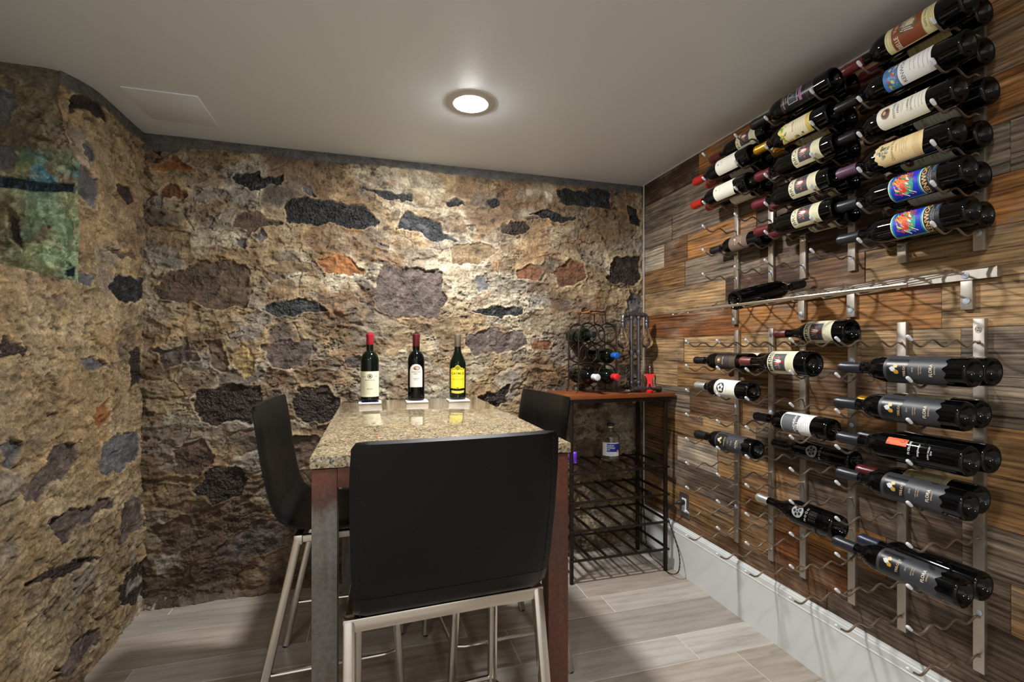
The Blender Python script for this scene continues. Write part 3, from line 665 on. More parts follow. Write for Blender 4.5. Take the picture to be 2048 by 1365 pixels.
def lab_picture_white(R, L):
    l = Label(R)
    l.strip(-.046, .046, .062, .142, WHITE_, 0)
    l.strip(-.046, .046, .143, .180, ink(60,120,190), 0)
    rg = random.Random(4); cs = [ink(214,160,60), ink(190,70,50), ink(80,120,60), ink(214,196,140), ink(90,160,214), ink(120,100,70)]
    for i in range(40):
        u, v = rg.uniform(-.042, .042), rg.uniform(.147, .168); q = rg.uniform(.003, .006)
        l.ell(u, v, q, q*.7, rg.choice(cs), 1+i % 3, 5)
    l.text('KENWOOD', .013, 0, .130, BLK, 1, 0, 1.1); l.lines(0, .070, .112, .05, ink(110,110,110), 5, 5)
    return l
def lab_crest(R, L, tone=None):
    l = Label(R); pap = tone or IVORY
    hi = lambda u: .168+.012*math.sqrt(max(0, 1-(u/.047)**2))
    l.strip(-.046, .046, .058, hi, pap, 0)
    l.ell(0, .156, .016, .012, ink(164,112,52), 1); l.ell(0, .156, .0125, .0095, ink(70,50,44), 2); l.ell(.002, .159, .006, .004, ink(206,170,110), 3, 7); l.ell(-.004, .151, .004, .003, ink(90,60,84), 3, 6)
    l.text('FREEMARK', .0085, 0, .134, BLK, 1, 0, 1.1); l.text('ABBEY', .0085, 0, .124, BLK, 1, 0, 1.1); l.lines(0, .112, .116, .03, ink(120,110,100), 2, 3)
    l.text('CABERNET', .0068, 0, .100, BLK, 1); l.text('SAUVIGNON', .0068, 0, .092, BLK, 1); l.lines(0, .066, .082, .05, ink(120,110,100), 3, 8)
    return l
def lab_scroll(R, L):
    l = Label(R)
    hi = lambda u: .166+.016*max(0, math.cos(u/.046*1.57))**.7+.0022*math.cos(u*420)
    lo = lambda u: .064-.005*math.cos(u/.046*3.1)
    l.strip(-.046, .046, lo, hi, TANP, 0)
    rg = random.Random(6)
    for i in range(22): l.ell(rg.gauss(0, .009), .157+rg.gauss(0, .006), rg.uniform(.002, .005), rg.uniform(.002, .004), rg.choice([ink(112,120,66), ink(150,146,96), ink(86,98,60), ink(150,160,170)]), 1+i % 3, 6)
    l.text('Chimney Rock', .0105, 0, .136, ink(60,44,40), 1, 0, 1.05); l.text('Reserve', .006, 0, .125, ink(150,100,70), 1); l.lines(0, .100, .116, .045, ink(150,124,90), 4, 9)
    for v in (.070, .0735, .077, .0805, .084): l.strip(-.045, .045, v, v+.0006, ink(176,140,90), 1)
    return l
def lab_cherub(R, L):
    l = Label(R)
    l.strip(-.050, .050, .056, .176, ink(222,212,160), 0)
    l.strip(-.046, .046, .086, .158, BRN, 1)
    for v in (.0845, .1585): l.strip(-.047, .047, v, v+.001, ink(110,50,30), 2)
    l.ell(.006, .118, .017, .022, ink(110,104,92), 2); l.ell(.008, .112, .008, .011, ink(206,192,140), 3); l.ell(-.004, .132, .007, .006, ink(78,58,54), 3)
    for i in range(7): l.line((-.012+i*.006, .104+.004*(i % 2)), (-.004+i*.004, .136-.003*(i % 3)), .0022, ink(214,206,184), 4)
    l.text('BELLE', .015, -.028, .147, ink(236,226,196), 3, .01, .9); l.text('Vigne', .014, .014, .149, ink(236,226,196), 3, .0, .9)
    l.text('NAPA VALLEY', .0085, 0, .0765, ink(90,70,40), 1); l.lines(0, .060, .069, .07, ink(130,110,60), 3, 4); l.lines(0, .163, .171, .06, ink(150,140,90), 2, 5)
    return l
def lab_black(R, L):
    l = Label(R)
    l.strip(-.042, .042, lambda u: .050, lambda u: .176+.008*(abs(u)/.042), ink(22,20,24, rough=.3), 0)
    for v in (.174, .052, .078): l.strip(-.041, .041, v, v+.0007, ink(150,110,140), 1)
    l.text('RAVENSWOOD', .0080, 0, .166, ink(214,196,170), 1); l.text('1996', .0075, 0, .156, ink(214,196,170), 1)
    l.strip(-.022, .022, .112, .148, SIL, 1); l.strip(-.020, .020, .114, .146, ink(40,42,44), 2)
    rg = random.Random(2)
    for i in range(16): l.line((rg.uniform(-.018, .018), rg.uniform(.116, .144)), (rg.uniform(-.018, .018), rg.uniform(.116, .144)), .0012, rg.choice([SIL, ink(150,154,150)]), 3)
    l.strip(-.026, .026, .096, .106, MAUVE, 1); l.text('SONOMA', .0065, 0, .101, BLK, 2); l.lines(0, .058, .072, .06, ink(130,120,130), 3, 3)
    return l
def lab_ornate(R, L):
    l = Label(R)
    hi = lambda u: .172+.008*math.cos(u*130)*(1-abs(u)/.1)
    l.strip(-.048, .048, .056, hi, ink(226,204,120), 0)
    l.strip(-.044, .044, .072, lambda u: .150+.010*math.cos(u/.044*1.5), ink(230,220,186), 1)
    rg = random.Random(12)
    for i in range(46):
        u = rg.uniform(-.044, .044); v = .158+rg.uniform(-.012, .012) if i % 3 else rg.uniform(.075, .15)
        if i % 3 == 0: u = math.copysign(rg.uniform(.030, .045), u)
        l.ell(u, v, rg.uniform(.002, .006), rg.uniform(.002, .0045), rg.choice([ink(104,160,40), ink(150,190,60), ink(214,140,40), ink(110,96,130), ink(240,220,130)]), 2+i % 3, 6)
    l.line((-.018, .132), (.022, .140), .002, ink(150,100,40), 5)
    l.text('Paradigm', .0095, 0, .120, ink(150,120,60), 3); l.lines(0, .080, .108, .045, ink(170,146,90), 4, 6, 3)
    for v in (.060, .064, .068): l.strip(-.047, .047, v, v+.0012, ink(196,160,60), 1)
    return l
def lab_small_mark(R, L):
    l = Label(R); lo = lambda u: .058+.004*math.sin(u*120)
    l.strip(-.044, .044, lo, .168, IVORY, 0)
    l.strip(-.0012, .0012, .146, .155, BLK, 1, 2); l.ell(.003, .152, .003, .0012, BLK, 1, 6)
    l.text('C A S E', .0052, 0, .134, ink(60,60,64), 1); l.text('N O R E', .0052, 0, .127, ink(60,60,64), 1)
    l.lines(0, .072, .112, .036, ink(150,150,150), 5, 7); return l
def lab_bronze(R, L):
    l = Label(R); l.strip(-.044, .044, .066, .164, ink(112,96,86, rough=.35), 0)
    for i, tx in enumerate(('MOUNT', 'VEEDER', 'WINERY', 'MERLOT')): l.text(tx, .0085, 0, .128-i*.0105, ink(214,170,120, rough=.3, metal=.4), 1, .02, 1.2)
    l.lines(0, .144, .152, .03, ink(200,170,130), 2, 2); return l
def lab_brown_emblem(R, L):
    l = Label(R); l.strip(-.044, .044, .058, .168, ink(60,50,48), 0)
    for v in (.060, .166): l.strip(-.043, .043, v, v+.0006, GOLD, 1)
    l.ell(0, .147, .010, .010, GOLD, 1); l.ell(0, .147, .0078, .0078, ink(80,70,60), 2, 10); l.ell(.001, .147, .004, .0055, ink(220,210,190), 3, 8)
    l.text('Silverado', .0088, 0, .126, ink(214,204,190), 1); l.lines(0, .104, .113, .03, ink(140,110,100), 2, 3)
    for i in range(6): l.strip(-.036, .036, .066+i*.0045, .0666+i*.0045, ink(150,130,80), 1)
    return l
def lab_round_emblem(R, L):
    l = Label(R); l.strip(-.046, .046, .058, .166, IVORY, 0)
    l.ell(0, .132, .021, .020, ink(34,34,36), 1, 14)
    for a in range(5):
        t_ = a*1.257; l.ell(.010*math.cos(t_), .132+.010*math.sin(t_), .0058, .0055, ink(206,208,206), 2, 8)
    l.text('MAIDENSTOEN', .0075, 0, .159, ink(90,90,84), 1); l.text('C O O', .0095, 0, .101, ink(80,80,76), 1); l.lines(0, .064, .090, .06, ink(150,150,140), 5, 3)
    return l
def lab_etched(R, L, z=.13, big=True):
    """lettering printed straight on the glass"""
    l = Label(R); q = ink(148,150,152)
    l.ell(0, z, .021, .021, q, 0, 16)
    for a in range(5):
        t_ = a*1.257+.3; l.ell(.0105*math.cos(t_), z+.0105*math.sin(t_), .0055, .0048, BLK, 1, 8)
    l.ell(0, z, .0035, .0035, BLK, 1, 8)
    l.text('M O O N', .011, 0, z-.032, ink(190,192,192), 0); 
    for i in range(5): l.text('. : . : . : : . :', .008, 0, z-.043-i*.0055, ink(150,152,154), 0)
    return l
def lab_diag_red(R, L):
    l = Label(R); l.strip(-.001, .019, .117, .166, ORG, 0)
    l.line((.001, .165), (.017, .120), .0014, BLK, 1); l.line((.017, .120), (.006, .118), .0014, BLK, 1)
    l.ell(.0120, .128, .0042, .0050, BLK, 1); l.ell(.0120, .128, .0030, .0038, ORG, 2); l.ell(.0035, .160, .0022, .0020, BLK, 1, 7); l.ell(.0035, .160, .0015, .0013, ORG, 2, 7)
    wt = ink(220,222,224)
    l.text('75 CELLARS', .0068, -.001, .110, wt, 0, .01); l.text('sangiovese', .0072, -.004, .090, wt, 0); l.text('NAPA VALLEY', .0052, -.006, .067, wt, 0); l.text('2010', .0052, -.006, .061, wt, 0)
    return l
def lab_two_tone(R, L):
    l = Label(R)
    l.strip(-.052, .052, .056, .168, WHITE_, 0); l.strip(-.052, .026, .102, .1655, ink(92,94,98), 1)
    l.text('ANDREW', .0125, -.006, .115, WHITE_, 2, .02, 1.1); l.text('WILL', .0125, -.012, .104, WHITE_, 2, .02, 1.1)
    l.lines(0, .062, .095, .05, ink(120,120,124), 5, 3); l.line((-.05, .098), (.05, .072), .0012, LGREY, 1)
    return l
def lab_plain(R, L, m): 
    l = Label(R); l.strip(-.046, .046, .058, .160, m, 0); l.lines(0, .070, .150, .06, ink(130,124,104), 9, 3); l.text('ESTATE', .010, 0, .136, ink(60,50,44), 2); return l

CAPS = {'black': ink(20,20,23, rough=.35), 'slate': ink(34,36,42, rough=.35), 'darkred': ink(92,28,34, rough=.3), 'red': ink(158,32,22, rough=.3), 'bred': ink(206,40,44, rough=.35),
        'gold': ink(196,140,36, rough=.3, metal=.5), 'purple': ink(92,62,84, rough=.4), 'silver': ink(186,184,176, rough=.3, metal=.7), 'brown': ink(96,44,38, rough=.4),
        'navy': ink(32,40,56, rough=.35), 'blue': ink(22,86,160, rough=.3), 'white': ink(206,208,208, rough=.35), 'taupe': ink(128,118,102, rough=.3, metal=.4), 'crimson': ink(160,28,48, rough=.3)}
PROT = {}
def make_bottle(key, shape='bordeaux', L=.32, R=.0345, cap='black', capfrac=.80, wax=False, label=None, glass=None, **kw):
    """proto mesh set: list of (part name, mesh, label)"""
    pf = {'bordeaux': prof_bordeaux, 'burgundy': prof_burgundy, 'tall': prof_tall}[shape](L, R)
    out = []
    bm = bmesh.new(); lathe(bm, pf, 36, capa=True, capb=True)
    o = finish('glass_body', bm, glass or M_GLASS, angle=50); out.append(o)
    z0 = L*capfrac; bm = bmesh.new()
    rs = lambda z: radius_at(pf, z)
    if wax:
        P = [(rs(z0)+.0006, z0), (rs(z0)+.0012, z0+.012), (.0165, z0+.026), (.0185, L*.955), (.0185, L*.98), (.0165, L+.002), (.010, L+.0055), (.002, L+.0065)]
    else:
        P = [(rs(z0)+.0005, z0), (rs(z0)+.0010, z0+.001), (rs(L*.94)+.0010, L*.94), (rs(L*.965)+.0012, L*.958), (rs(L*.965)+.0012, L*.984), (rs(L*.99)+.0008, L*.988), (rs(L*.99)+.0006, L+.0005), (rs(L*.99)-.002, L+.0015), (.002, L+.0012)]
    lathe(bm, P, 28, capa=False); o = finish('capsule', bm, CAPS[cap]); out.append(o)
    if label:
        zt = kw.pop('zmid', None)
        R_fn = (lambda z: radius_at(pf, z)) if shape != 'bordeaux' else R
        o = label(R_fn, L, **kw).build(None); out.append(o)
    for o in out: C.objects.unlink(o)
    PROT[key] = [(o.name.split('.')[0], o.data) for o in out]
    for o in out: bpy.data.objects.remove(o)
def place_bottle(key, name, lbl, M, group=None, cat='bottle', loc=None):
    t = thing(name, lbl, cat, (0,0,0), group); t.matrix_world = M
    for nm, me in PROT[key]: link(nm, me, t)
    return t
def lying(x, y, z, alpha, tilt=0):
    """bottle with its base at (x, y, z), neck towards +Y, label turned alpha above the room side"""
    a = R_(alpha); d = Vector((-math.cos(a), 0, math.sin(a))); Z = Vector((0, 1, 0)); Y = -d; X = Y.cross(Z)
    M = Matrix((X, Y, Z)).transposed().to_4x4(); M.translation = (x, y, z)
    return M

# ------------------------------------------------------------------ wall racks
XF = XR-.0145                                     # front face of the rails
YP = [1.722, 1.535, 1.388, 1.202, 1.047, .858]    # rails, far to near
ZL = [1.168-.1014*k for k in range(9)]            # rods of the lower rails
ZU = [1.452+.1014*k for k in range(6)]            # rods of the upper rails, bottom to top
def rod_points(n, y, z):
    """wavy rod out of the wall with n cups"""
    first, sp, A = .0575, .0815, .0085
    end = first+sp*(n-1)
    P = [(XF+.004, y, z)]
    L = .016
    while L < end+sp*.30:
        k = min(1, max(0, (L-.018)/.02))
        P.append((XR-L, y, z-.0025*k-A*k*math.cos(2*math.pi*(L-first)/sp)))
        L += .0068
    x_, y_, z_ = P[-1]
    P += [(x_-.010, y, z_+.0055), (x_-.020, y, z+.0105)]
    return P
def make_rod(n):
    bm = bmesh.new(); P = rod_points(n, 0, 0); tube(bm, P, .0030, 8)
    lathe(bm, [(.0030, 0), (.0055, .0006), (.0055, .0012)], 10, axis='X', origin=(XF-.001, 0, 0))
    rod = finish('rod', bm, M_ROD)
    bm = bmesh.new(); e = Vector(P[-1]); d = (e-Vector(P[-2])).normalized()
    tube(bm, [e-d*.010, e-d*.004, e+d*.004, e+d*.0075, e+d*.0095], [.0038, .0044, .0047, .0038, .0014], 10)
    tip = finish('rubber_tip', bm, M_TIP, rod)
    return rod, tip
ROD3, TIP3 = make_rod(3); ROD2, TIP2 = make_rod(2)
for q in (ROD3, TIP3, ROD2, TIP2): C.objects.unlink(q)
def make_rail(i, upper):
    y = YP[i]
    z0, z1 = (1.405, 2.020) if upper else (.314, 1.229)
    names_l = ['farthest', 'second farthest', 'third farthest', 'third nearest', 'second nearest', 'nearest']
    extra = {0: 'by the side table', 1: 'just before the side table', 2: 'left of the middle column', 3: 'right of the middle column', 4: 'left of the nearest bottles', 5: 'at the right end, nearest the room'}[i]
    t = thing('rack_rail', '%s of the six %s vertical steel rack rails, %s' % (names_l[i], 'upper' if upper else 'lower', extra), 'wine rack', (XR, y, z0),
              'upper wall rack rails' if upper else 'lower wall rack rails')
    bm = bmesh.new(); box(bm, (XF-XR, -.0125, 0), (-.0002, .0125, z1-z0), .0012)
    link_post = finish('post', bm, M_POST, t, angle=25)
    for zz in ([.045, (z1-z0)-.075] if upper else [.155, (z1-z0)*.64, (z1-z0)-.115]):
        bm = bmesh.new(); lathe(bm, [(.0075, XF-XR+.0005), (.0075, XF-XR-.001), (.0060, XF-XR-.0022), (.0015, XF-XR-.0028)], 18, axis='X', origin=(0, 0, zz))
        finish('bolt_cover', bm, M_CAP, t)
    if not upper and i in (1, 5):
        bm = bmesh.new(); tube(bm, [(XF-XR-.0004, .0068*math.cos(a*math.pi/10), z1-z0-.028+.0088*math.sin(a*math.pi/10)) for a in range(20)], .0005, 5, closed=True)
        for dy in (-.003, 0, .003): tube(bm, [(XF-XR-.0004, dy-.0025, z1-z0-.022), (XF-XR-.0004, dy, z1-z0-.034), (XF-XR-.0004, dy+.0025, z1-z0-.022)], .0005, 5)
        finish('emblem', bm, mat('etched_steel', srgb(110,100,88), .4, .9), t)
    zs = ZU if upper else ZL
    for zz in zs:
        r = link('rod', (ROD2 if upper else ROD3).data, t); r.location = (-XR, 0, zz-z0)
        link('rubber_tip', (TIP2 if upper else TIP3).data, r)
    return t
for i in range(6): make_rail(i, False); make_rail(i, True)

# bottle kinds
make_bottle('tril', label=lab_trilogy, cap='slate'); make_bottle('tril12', label=lab_trilogy, cap='slate', yr='2013')
make_bottle('dark', cap='black', L=.315); make_bottle('navy', cap='navy', L=.30)
make_bottle('goldcream', cap='gold', L=.30, label=lab_plain, m=ink(214,206,160)); make_bottle('redcream', cap='darkred', L=.30, label=lab_plain, m=ink(196,184,138), glass=M_GLASSG)
make_bottle('diag', label=lab_diag_red, cap='slate', R=.0355)
make_bottle('broc', 'burgundy', .30, .0405, 'brown', .82, label=lab_broc)
make_bottle('brocb', label=lab_broc, cap='darkred', wax=True, L=.326, R=.0350)
make_bottle('twotone', label=lab_two_tone, cap='slate', L=.317, R=.0355)
make_bottle('etch', 'bordeaux', .32, .0345, 'black', .82, label=lab_etched)
make_bottle('etchb', 'burgundy', .325, .0405, 'silver', .84, label=lab_etched, z=.120)
make_bottle('brown', label=lab_brown_emblem, cap='black', L=.335); make_bottle('creamback', label=lab_plain, cap='black', L=.309, m=CREAM)
make_bottle('round', label=lab_round_emblem, cap='silver', L=.312); make_bottle('trils', label=lab_trilogy, cap='black', L=.325, wax=True)
make_bottle('colour', label=lab_colour, cap='slate', L=.342, R=.0345); make_bottle('scroll', label=lab_scroll, cap='purple', L=.315)
make_bottle('crest', label=lab_crest, cap='black', L=.324); make_bottle('crestb', label=lab_crest, cap='black', L=.311, tone=ink(196,200,176)); make_bottle('picture', label=lab_picture_white, cap='black', L=.342)
make_bottle('cherub', label=lab_cherub, cap='darkred', L=.318, R=.036); make_bottle('cherubb', label=lab_plain, cap='darkred', L=.314, m=ink(206,190,130))
make_bottle('black', label=lab_black, cap='black', L=.336, wax=True); make_bottle('ornate', label=lab_ornate, cap='gold', L=.313); make_bottle('ornateb', label=lab_ornate, cap='gold', L=.305)
make_bottle('mark', label=lab_small_mark, cap='red', L=.337, wax=True); make_bottle('bronze', label=lab_bronze, cap='black', L=.307)
make_bottle('whiteback', label=lab_plain, cap='black', L=.311, m=ink(214,214,206))
XS_U = {'f': 1.377, 'r': 1.4565}; XS_L = {'f': 1.297, 'm': 1.379, 'i': 1.4585}
ZR_U = lambda k, R=.0345: ZU[k]-.008+.003+R+.002
ZR_L = lambda k, R=.0345: ZL[k]-.008+.003+R+.002
def rack(key, name, lbl, upper, k, slot, y, alpha, group, R=.0345):
    x = (XS_U if upper else XS_L)[slot]; z = (ZR_U if upper else ZR_L)(k, R)
    place_bottle(key, name, lbl, lying(x, y, z, alpha), group)
GU, GL = 'bottles on the upper wall rack', 'bottles on the lower wall rack'
W = 'wine_bottle'
# upper rack, nearest column, top to bottom
rack('cherub', W, 'topmost nearest wine bottle, cream label with russet picture panel, dark red capsule', 1, 5, 'f', .801, 4, GU, .036)
rack('cherubb', W, 'dark wine bottle at the wall behind the topmost russet-labelled bottle', 1, 5, 'r', .817, -20, GU)
rack('picture', W, 'wine bottle with a white label under a colourful fruit picture, second from the top', 1, 4, 'f', .803, 6, GU)
rack('dark', W, 'unlabelled dark bottle at the wall behind the white fruit-picture label', 1, 4, 'r', .813, 0, GU)
rack('crest', W, 'wine bottle with an ivory arched label and brown vineyard crest, third row of nearest column', 1, 3, 'f', .82, 8, GU)
rack('whiteback', W, 'dark bottle sticking out at the wall behind the ivory crest bottle', 1, 3, 'r', .803, -38, GU)
rack('scroll', W, 'wine bottle with a tan scalloped label, green tree and purple capsule', 1, 2, 'f', .824, 6, GU)
rack('crestb', W, 'dark bottle at the wall behind the tan scalloped label', 1, 2, 'r', .817, -34, GU)
rack('colour', W, 'upper of the two wine bottles with a bright blue abstract art label', 1, 1, 'f', .801, 4, GU)
rack('whiteback', W, 'dark bottle at the wall behind the upper blue art label', 1, 1, 'r', .819, -34, GU)
rack('colour', W, 'lower of the two wine bottles with a bright blue abstract art label', 1, 0, 'f', .795, 8, GU)
rack('dark', W, 'dark bottle at the wall behind the lower blue art label', 1, 0, 'r', .813, 0, GU)
# upper rack, middle column
rack('black', W, 'wine bottle with black label, silver picture and mauve band, top of middle column', 1, 5, 'f', 1.15, 4, GU)
rack('dark', W, 'dark bottle at the wall behind the black and mauve label', 1, 5, 'r', 1.158, 0, GU)
rack('ornate', W, 'wine bottle with an ornate yellow and green leafy label and gold capsule', 1, 4, 'f', 1.159, 6, GU)
rack('ornateb', W, 'gold-capped bottle at the wall behind the ornate leafy label', 1, 4, 'r', 1.165, -34, GU)
rack('brocb', W, 'topmost of three middle-column bottles with cream labels and a white-leaved plant', 1, 3, 'f', 1.139, 6, GU, .035)
rack('dark', W, 'dark bottle at the wall behind the topmost cream plant label', 1, 3, 'r', 1.155, 0, GU)
rack('brocb', W, 'second of three middle-column bottles with cream labels and a white-leaved plant', 1, 2, 'f', 1.152, 8, GU, .035)
rack('brocb', W, 'red-tipped bottle at the wall behind the second cream plant label', 1, 2, 'r', 1.155, -32, GU, .035)
rack('brocb', W, 'lowest of three middle-column bottles with cream labels and a white-leaved plant', 1, 1, 'f', 1.142, 10, GU, .035)
rack('brocb', W, 'red-tipped bottle at the wall behind the lowest cream plant label', 1, 1, 'r', 1.155, -28, GU, .035)
# upper rack, far column
rack('brocb', W, 'single far-column bottle under the ceiling with a cream plant label', 1, 5, 'r', 1.489, 6, GU, .035)
rack('mark', W, 'red wax-capped bottle with a plain ivory label, upper of two in front', 1, 4, 'f', 1.487, 6, GU)
rack('mark', W, 'red wax-capped bottle at the wall behind the upper plain ivory label', 1, 4, 'r', 1.503, -30, GU)
rack('mark', W, 'red wax-capped bottle with a plain ivory label, lower of two in front', 1, 3, 'f', 1.499, 8, GU)
rack('mark', W, 'red wax-capped bottle at the wall behind the lower plain ivory label', 1, 3, 'r', 1.503, -85, GU)
rack('bronze', W, 'wine bottle with a bronze-brown label and metallic lettering, alone in the far column', 1, 1, 'r', 1.508, 12, GU)
# lower rack, nearest column
rack('tril', W, 'highest of the four slate-grey labelled bottles on the lower rack, front position', 0, 1, 'f', .746, 2, GL)
rack('dark', W, 'dark bottle at the wall behind the highest slate-grey label', 0, 1, 'm', .756, 0, GL)
rack('tril12', W, 'second of the four slate-grey labelled bottles, below the highest', 0, 2, 'f', .759, 6, GL)
rack('goldcream', W, 'gold-capped bottle with a cream label at the wall behind the second slate-grey bottle', 0, 2, 'm', .777, 60, GL)
rack('diag', W, 'black bottle with a small orange-red square and white lettering on the glass', 0, 3, 'f', .752, 22, GL, .0355)
rack('dark', W, 'dark bottle at the wall behind the orange-red marked bottle', 0, 3, 'm', .759, 0, GL)
rack('tril', W, 'third of the four slate-grey labelled bottles, below the orange-red marked one', 0, 4, 'f', .753, 14, GL)
rack('redcream', W, 'green glass bottle with cream label and dark red capsule behind the third slate-grey bottle', 0, 4, 'm', .779, 66, GL)
rack('tril12', W, 'lowest slate-grey labelled bottle, near the bottom of the nearest column', 0, 6, 'f', .764, 26, GL)
rack('navy', W, 'unlabelled bottle with a navy capsule behind the lowest slate-grey bottle', 0, 6, 'm', .774, 0, GL)
# lower rack, middle column
rack('broc', W, 'sloping-shouldered bottle with a cream plant label on the top row of the lower rack', 0, 0, 'i', 1.163, 2, GL, .0405)
rack('broc', W, 'sloping-shouldered bottle with a cream plant label in the second row, base to the room', 0, 1, 'f', 1.155, 4, GL, .0405)
rack('twotone', W, 'wine bottle with a white and grey two-tone label and slate capsule', 0, 3, 'm', 1.159, 18, GL, .0355)
rack('etch', W, 'black bottle with a grey round emblem printed on the glass, straight shoulders', 0, 4, 'i', 1.152, 16, GL)
rack('etchb', W, 'silver-capped sloping-shouldered black bottle with a large grey round emblem', 0, 6, 'm', 1.139, 26, GL, .0405)
# lower rack, far column
rack('brown', W, 'wine bottle with a dark brown label and gold seal, far column second row', 0, 1, 'm', 1.490, 8, GL)
rack('creamback', W, 'bottle with a cream label at the wall behind the brown gold-seal label', 0, 1, 'i', 1.470, 8, GL)
rack('round', W, 'silver-capped wine bottle with an ivory label and black round emblem', 0, 2, 'f', 1.398, 10, GL)
rack('trils', W, 'small black wax-capped bottle with a slate label alone in the far column', 0, 4, 'f', 1.382, 14, GL)

# ------------------------------------------------------------------ display shelf between the racks
YN, YF = .810, 1.770; XO, ZO = 1.182, 1.298; XI, ZI = XR-.015, 1.366
t = thing('display_shelf', 'long sloping steel lattice shelf with short brackets between the upper and lower racks', 'shelf', (XR, (YN+YF)/2, 1.34))
def loc(o): o.location = -t.location if o.parent is t else o.location; return o
bm = bmesh.new(); box(bm, (XR-.018, YN, 1.332), (XR-.0146, YF, 1.357)); box(bm, (XR-.032, YN, 1.332), (XR-.018, YN+.003, 1.357)); loc(finish('back_rail', bm, M_POST, t, smooth=False))
bm = bmesh.new(); tube(bm, [(XO, YN, ZO), (XO, YF, ZO)], .004, 12, sq=(.006, .010))
loc(finish('front_rail', bm, M_STEEL, t))
bm = bmesh.new()
nb = 16
for sgn in (1, -1):
    for i in range(-4, 15):
        ya, yb = YN+.02+i*.098, YN+.02+i*.098+sgn*.30
        P = []
        for j in range(0, 13):
            f_ = j/12; yy_ = ya+(yb-ya)*(f_+.025*math.sin(f_*math.pi*6)); P.append((XO+(XI-XO)*f_, yy_, ZO-.008+(ZI-ZO+.006)*f_+.0015*sgn))
        P = [p for p in P if YN+.002 < p[1] < YF-.002]
        if len(P) > 2: tube(bm, P, .0022, 6, sq=(.0070, .0030))
loc(finish('lattice', bm, M_ROD, t))
for i, y in enumerate((1.735, 1.395, 1.205, .885)):
    bm = bmesh.new(); box(bm, (XF, y-.0135, 1.254), (XR, y+.0135, 1.350), .0012); pb = loc(finish('bracket', bm, M_POST, t, angle=25))
    for zz in (1.277, 1.344):
        bm = bmesh.new(); lathe(bm, [(.0085, XF+.0005-(.004 if zz > 1.3 else 0)), (.0085, XF-.0012-(.004 if zz > 1.3 else 0)), (.0065, XF-.0026-(.004 if zz > 1.3 else 0)), (.0015, XF-.003-(.004 if zz > 1.3 else 0))], 18, axis='X', origin=(0, y, zz))
        finish('bolt_cover', bm, M_CAP, pb)
make_bottle('shelf', cap='black', L=.30, R=.0335, glass=M_GLASS)
b0 = Vector((1.188, 1.372, 1.314)); b1 = Vector((1.461, 1.365, 1.391-.012)); Zv = (b1-b0).normalized(); Yv = Vector((0, 0, -1)); Xv = Yv.cross(Zv).normalized(); Yv = Zv.cross(Xv)
M = Matrix((Xv, Yv, Zv)).transposed().to_4x4(); M.translation = b0
place_bottle('shelf', W, 'black unlabelled wine bottle lying alone on the steel lattice shelf', M)

# ------------------------------------------------------------------ lamps
def lamp(x, y, L, lbl):
    t = thing('recessed_or_fill_light', lbl, 'ceiling light', (x, y, ZC))
    bm = bmesh.new(); lathe(bm, [(.0625, -.0005), (.0640, -.0036), (.0680, -.0040), (.0955, -.0012), (.0965, -.0006), (.0965, .001)], 48, capa=False, capb=False)
    finish('trim_ring', bm, mat('lamp_trim', srgb(196,196,194), .5), t, angle=6)
    bm = bmesh.new(); lathe(bm, [(.0628, -.0012), (.060, -.0036), (.048, -.0064), (.028, -.0082), (.001, -.0087)], 40, capa=False)
    finish('lens', bm, mat('lens_%d' % L, (1,1,1), .5, emis=((1.0, .995, .985), L)), t)
lamp(.3635, 1.832, LAMP_L, 'round recessed ceiling light glowing above the table')
for i, (x, y) in enumerate(((.3635, .25), (.3635, -1.35), (-1.2, -.9), (-1.2, -2.3))):  # the last three are unseen, added to fill the room with light
    lamp(x, y, LAMP_L2, ('recessed ceiling light above the near end of the room', 'unseen fill light added farther back in the room', 'unseen fill light added at the left of the room', 'unseen fill light added in the far left corner of the room')[i])

# ------------------------------------------------------------------ ceiling access panel
t = thing('access_panel', 'flat painted square access panel in the ceiling by the left stone wall', 'panel', (-.756, 2.19, ZC))
bm = bmesh.new(); box(bm, (-.122, -.127, -.0035), (.122, .127, .001), .0012); p = finish('cover', bm, M_CEIL, t)

# ------------------------------------------------------------------ table
TX0, TX1, TY0, TY1, TZ = -.134, .484, 1.133, 2.285, .912
t = thing('high_table', 'tall table with speckled granite top on a rusty welded steel frame', 'table', (0, 0, 0))
bm = bmesh.new(); box(bm, (TX0, TY0, TZ-.025), (TX1, TY1, TZ), .003)
finish('granite_top', bm, M_GRAN, t, angle=30)
fx0, fx1, fy0, fy1, fz = TX0+.003, TX1-.003, TY0+.010, TY1-.010, TZ-.0265
S = .054
for (x, y) in ((fx0, fy0), (fx1-S, fy0), (fx0, fy1-S), (fx1-S, fy1-S)):
    bm = bmesh.new(); box(bm, (x, y, .001), (x+S, y+S, fz-.002), .0025); finish('leg', bm, M_RUST, t, angle=25)
for lo, hi in (((fx0+S, fy0, fz-.046), (fx1-S, fy0+S, fz)), ((fx0+S, fy1-S, fz-.046), (fx1-S, fy1, fz)), ((fx0, fy0+S, fz-.046), (fx0+S, fy1-S, fz)), ((fx1-S, fy0+S, fz-.046), (fx1, fy1-S, fz))):
    bm = bmesh.new(); box(bm, lo, hi, .0025); finish('apron', bm, M_RUST, t, angle=25)

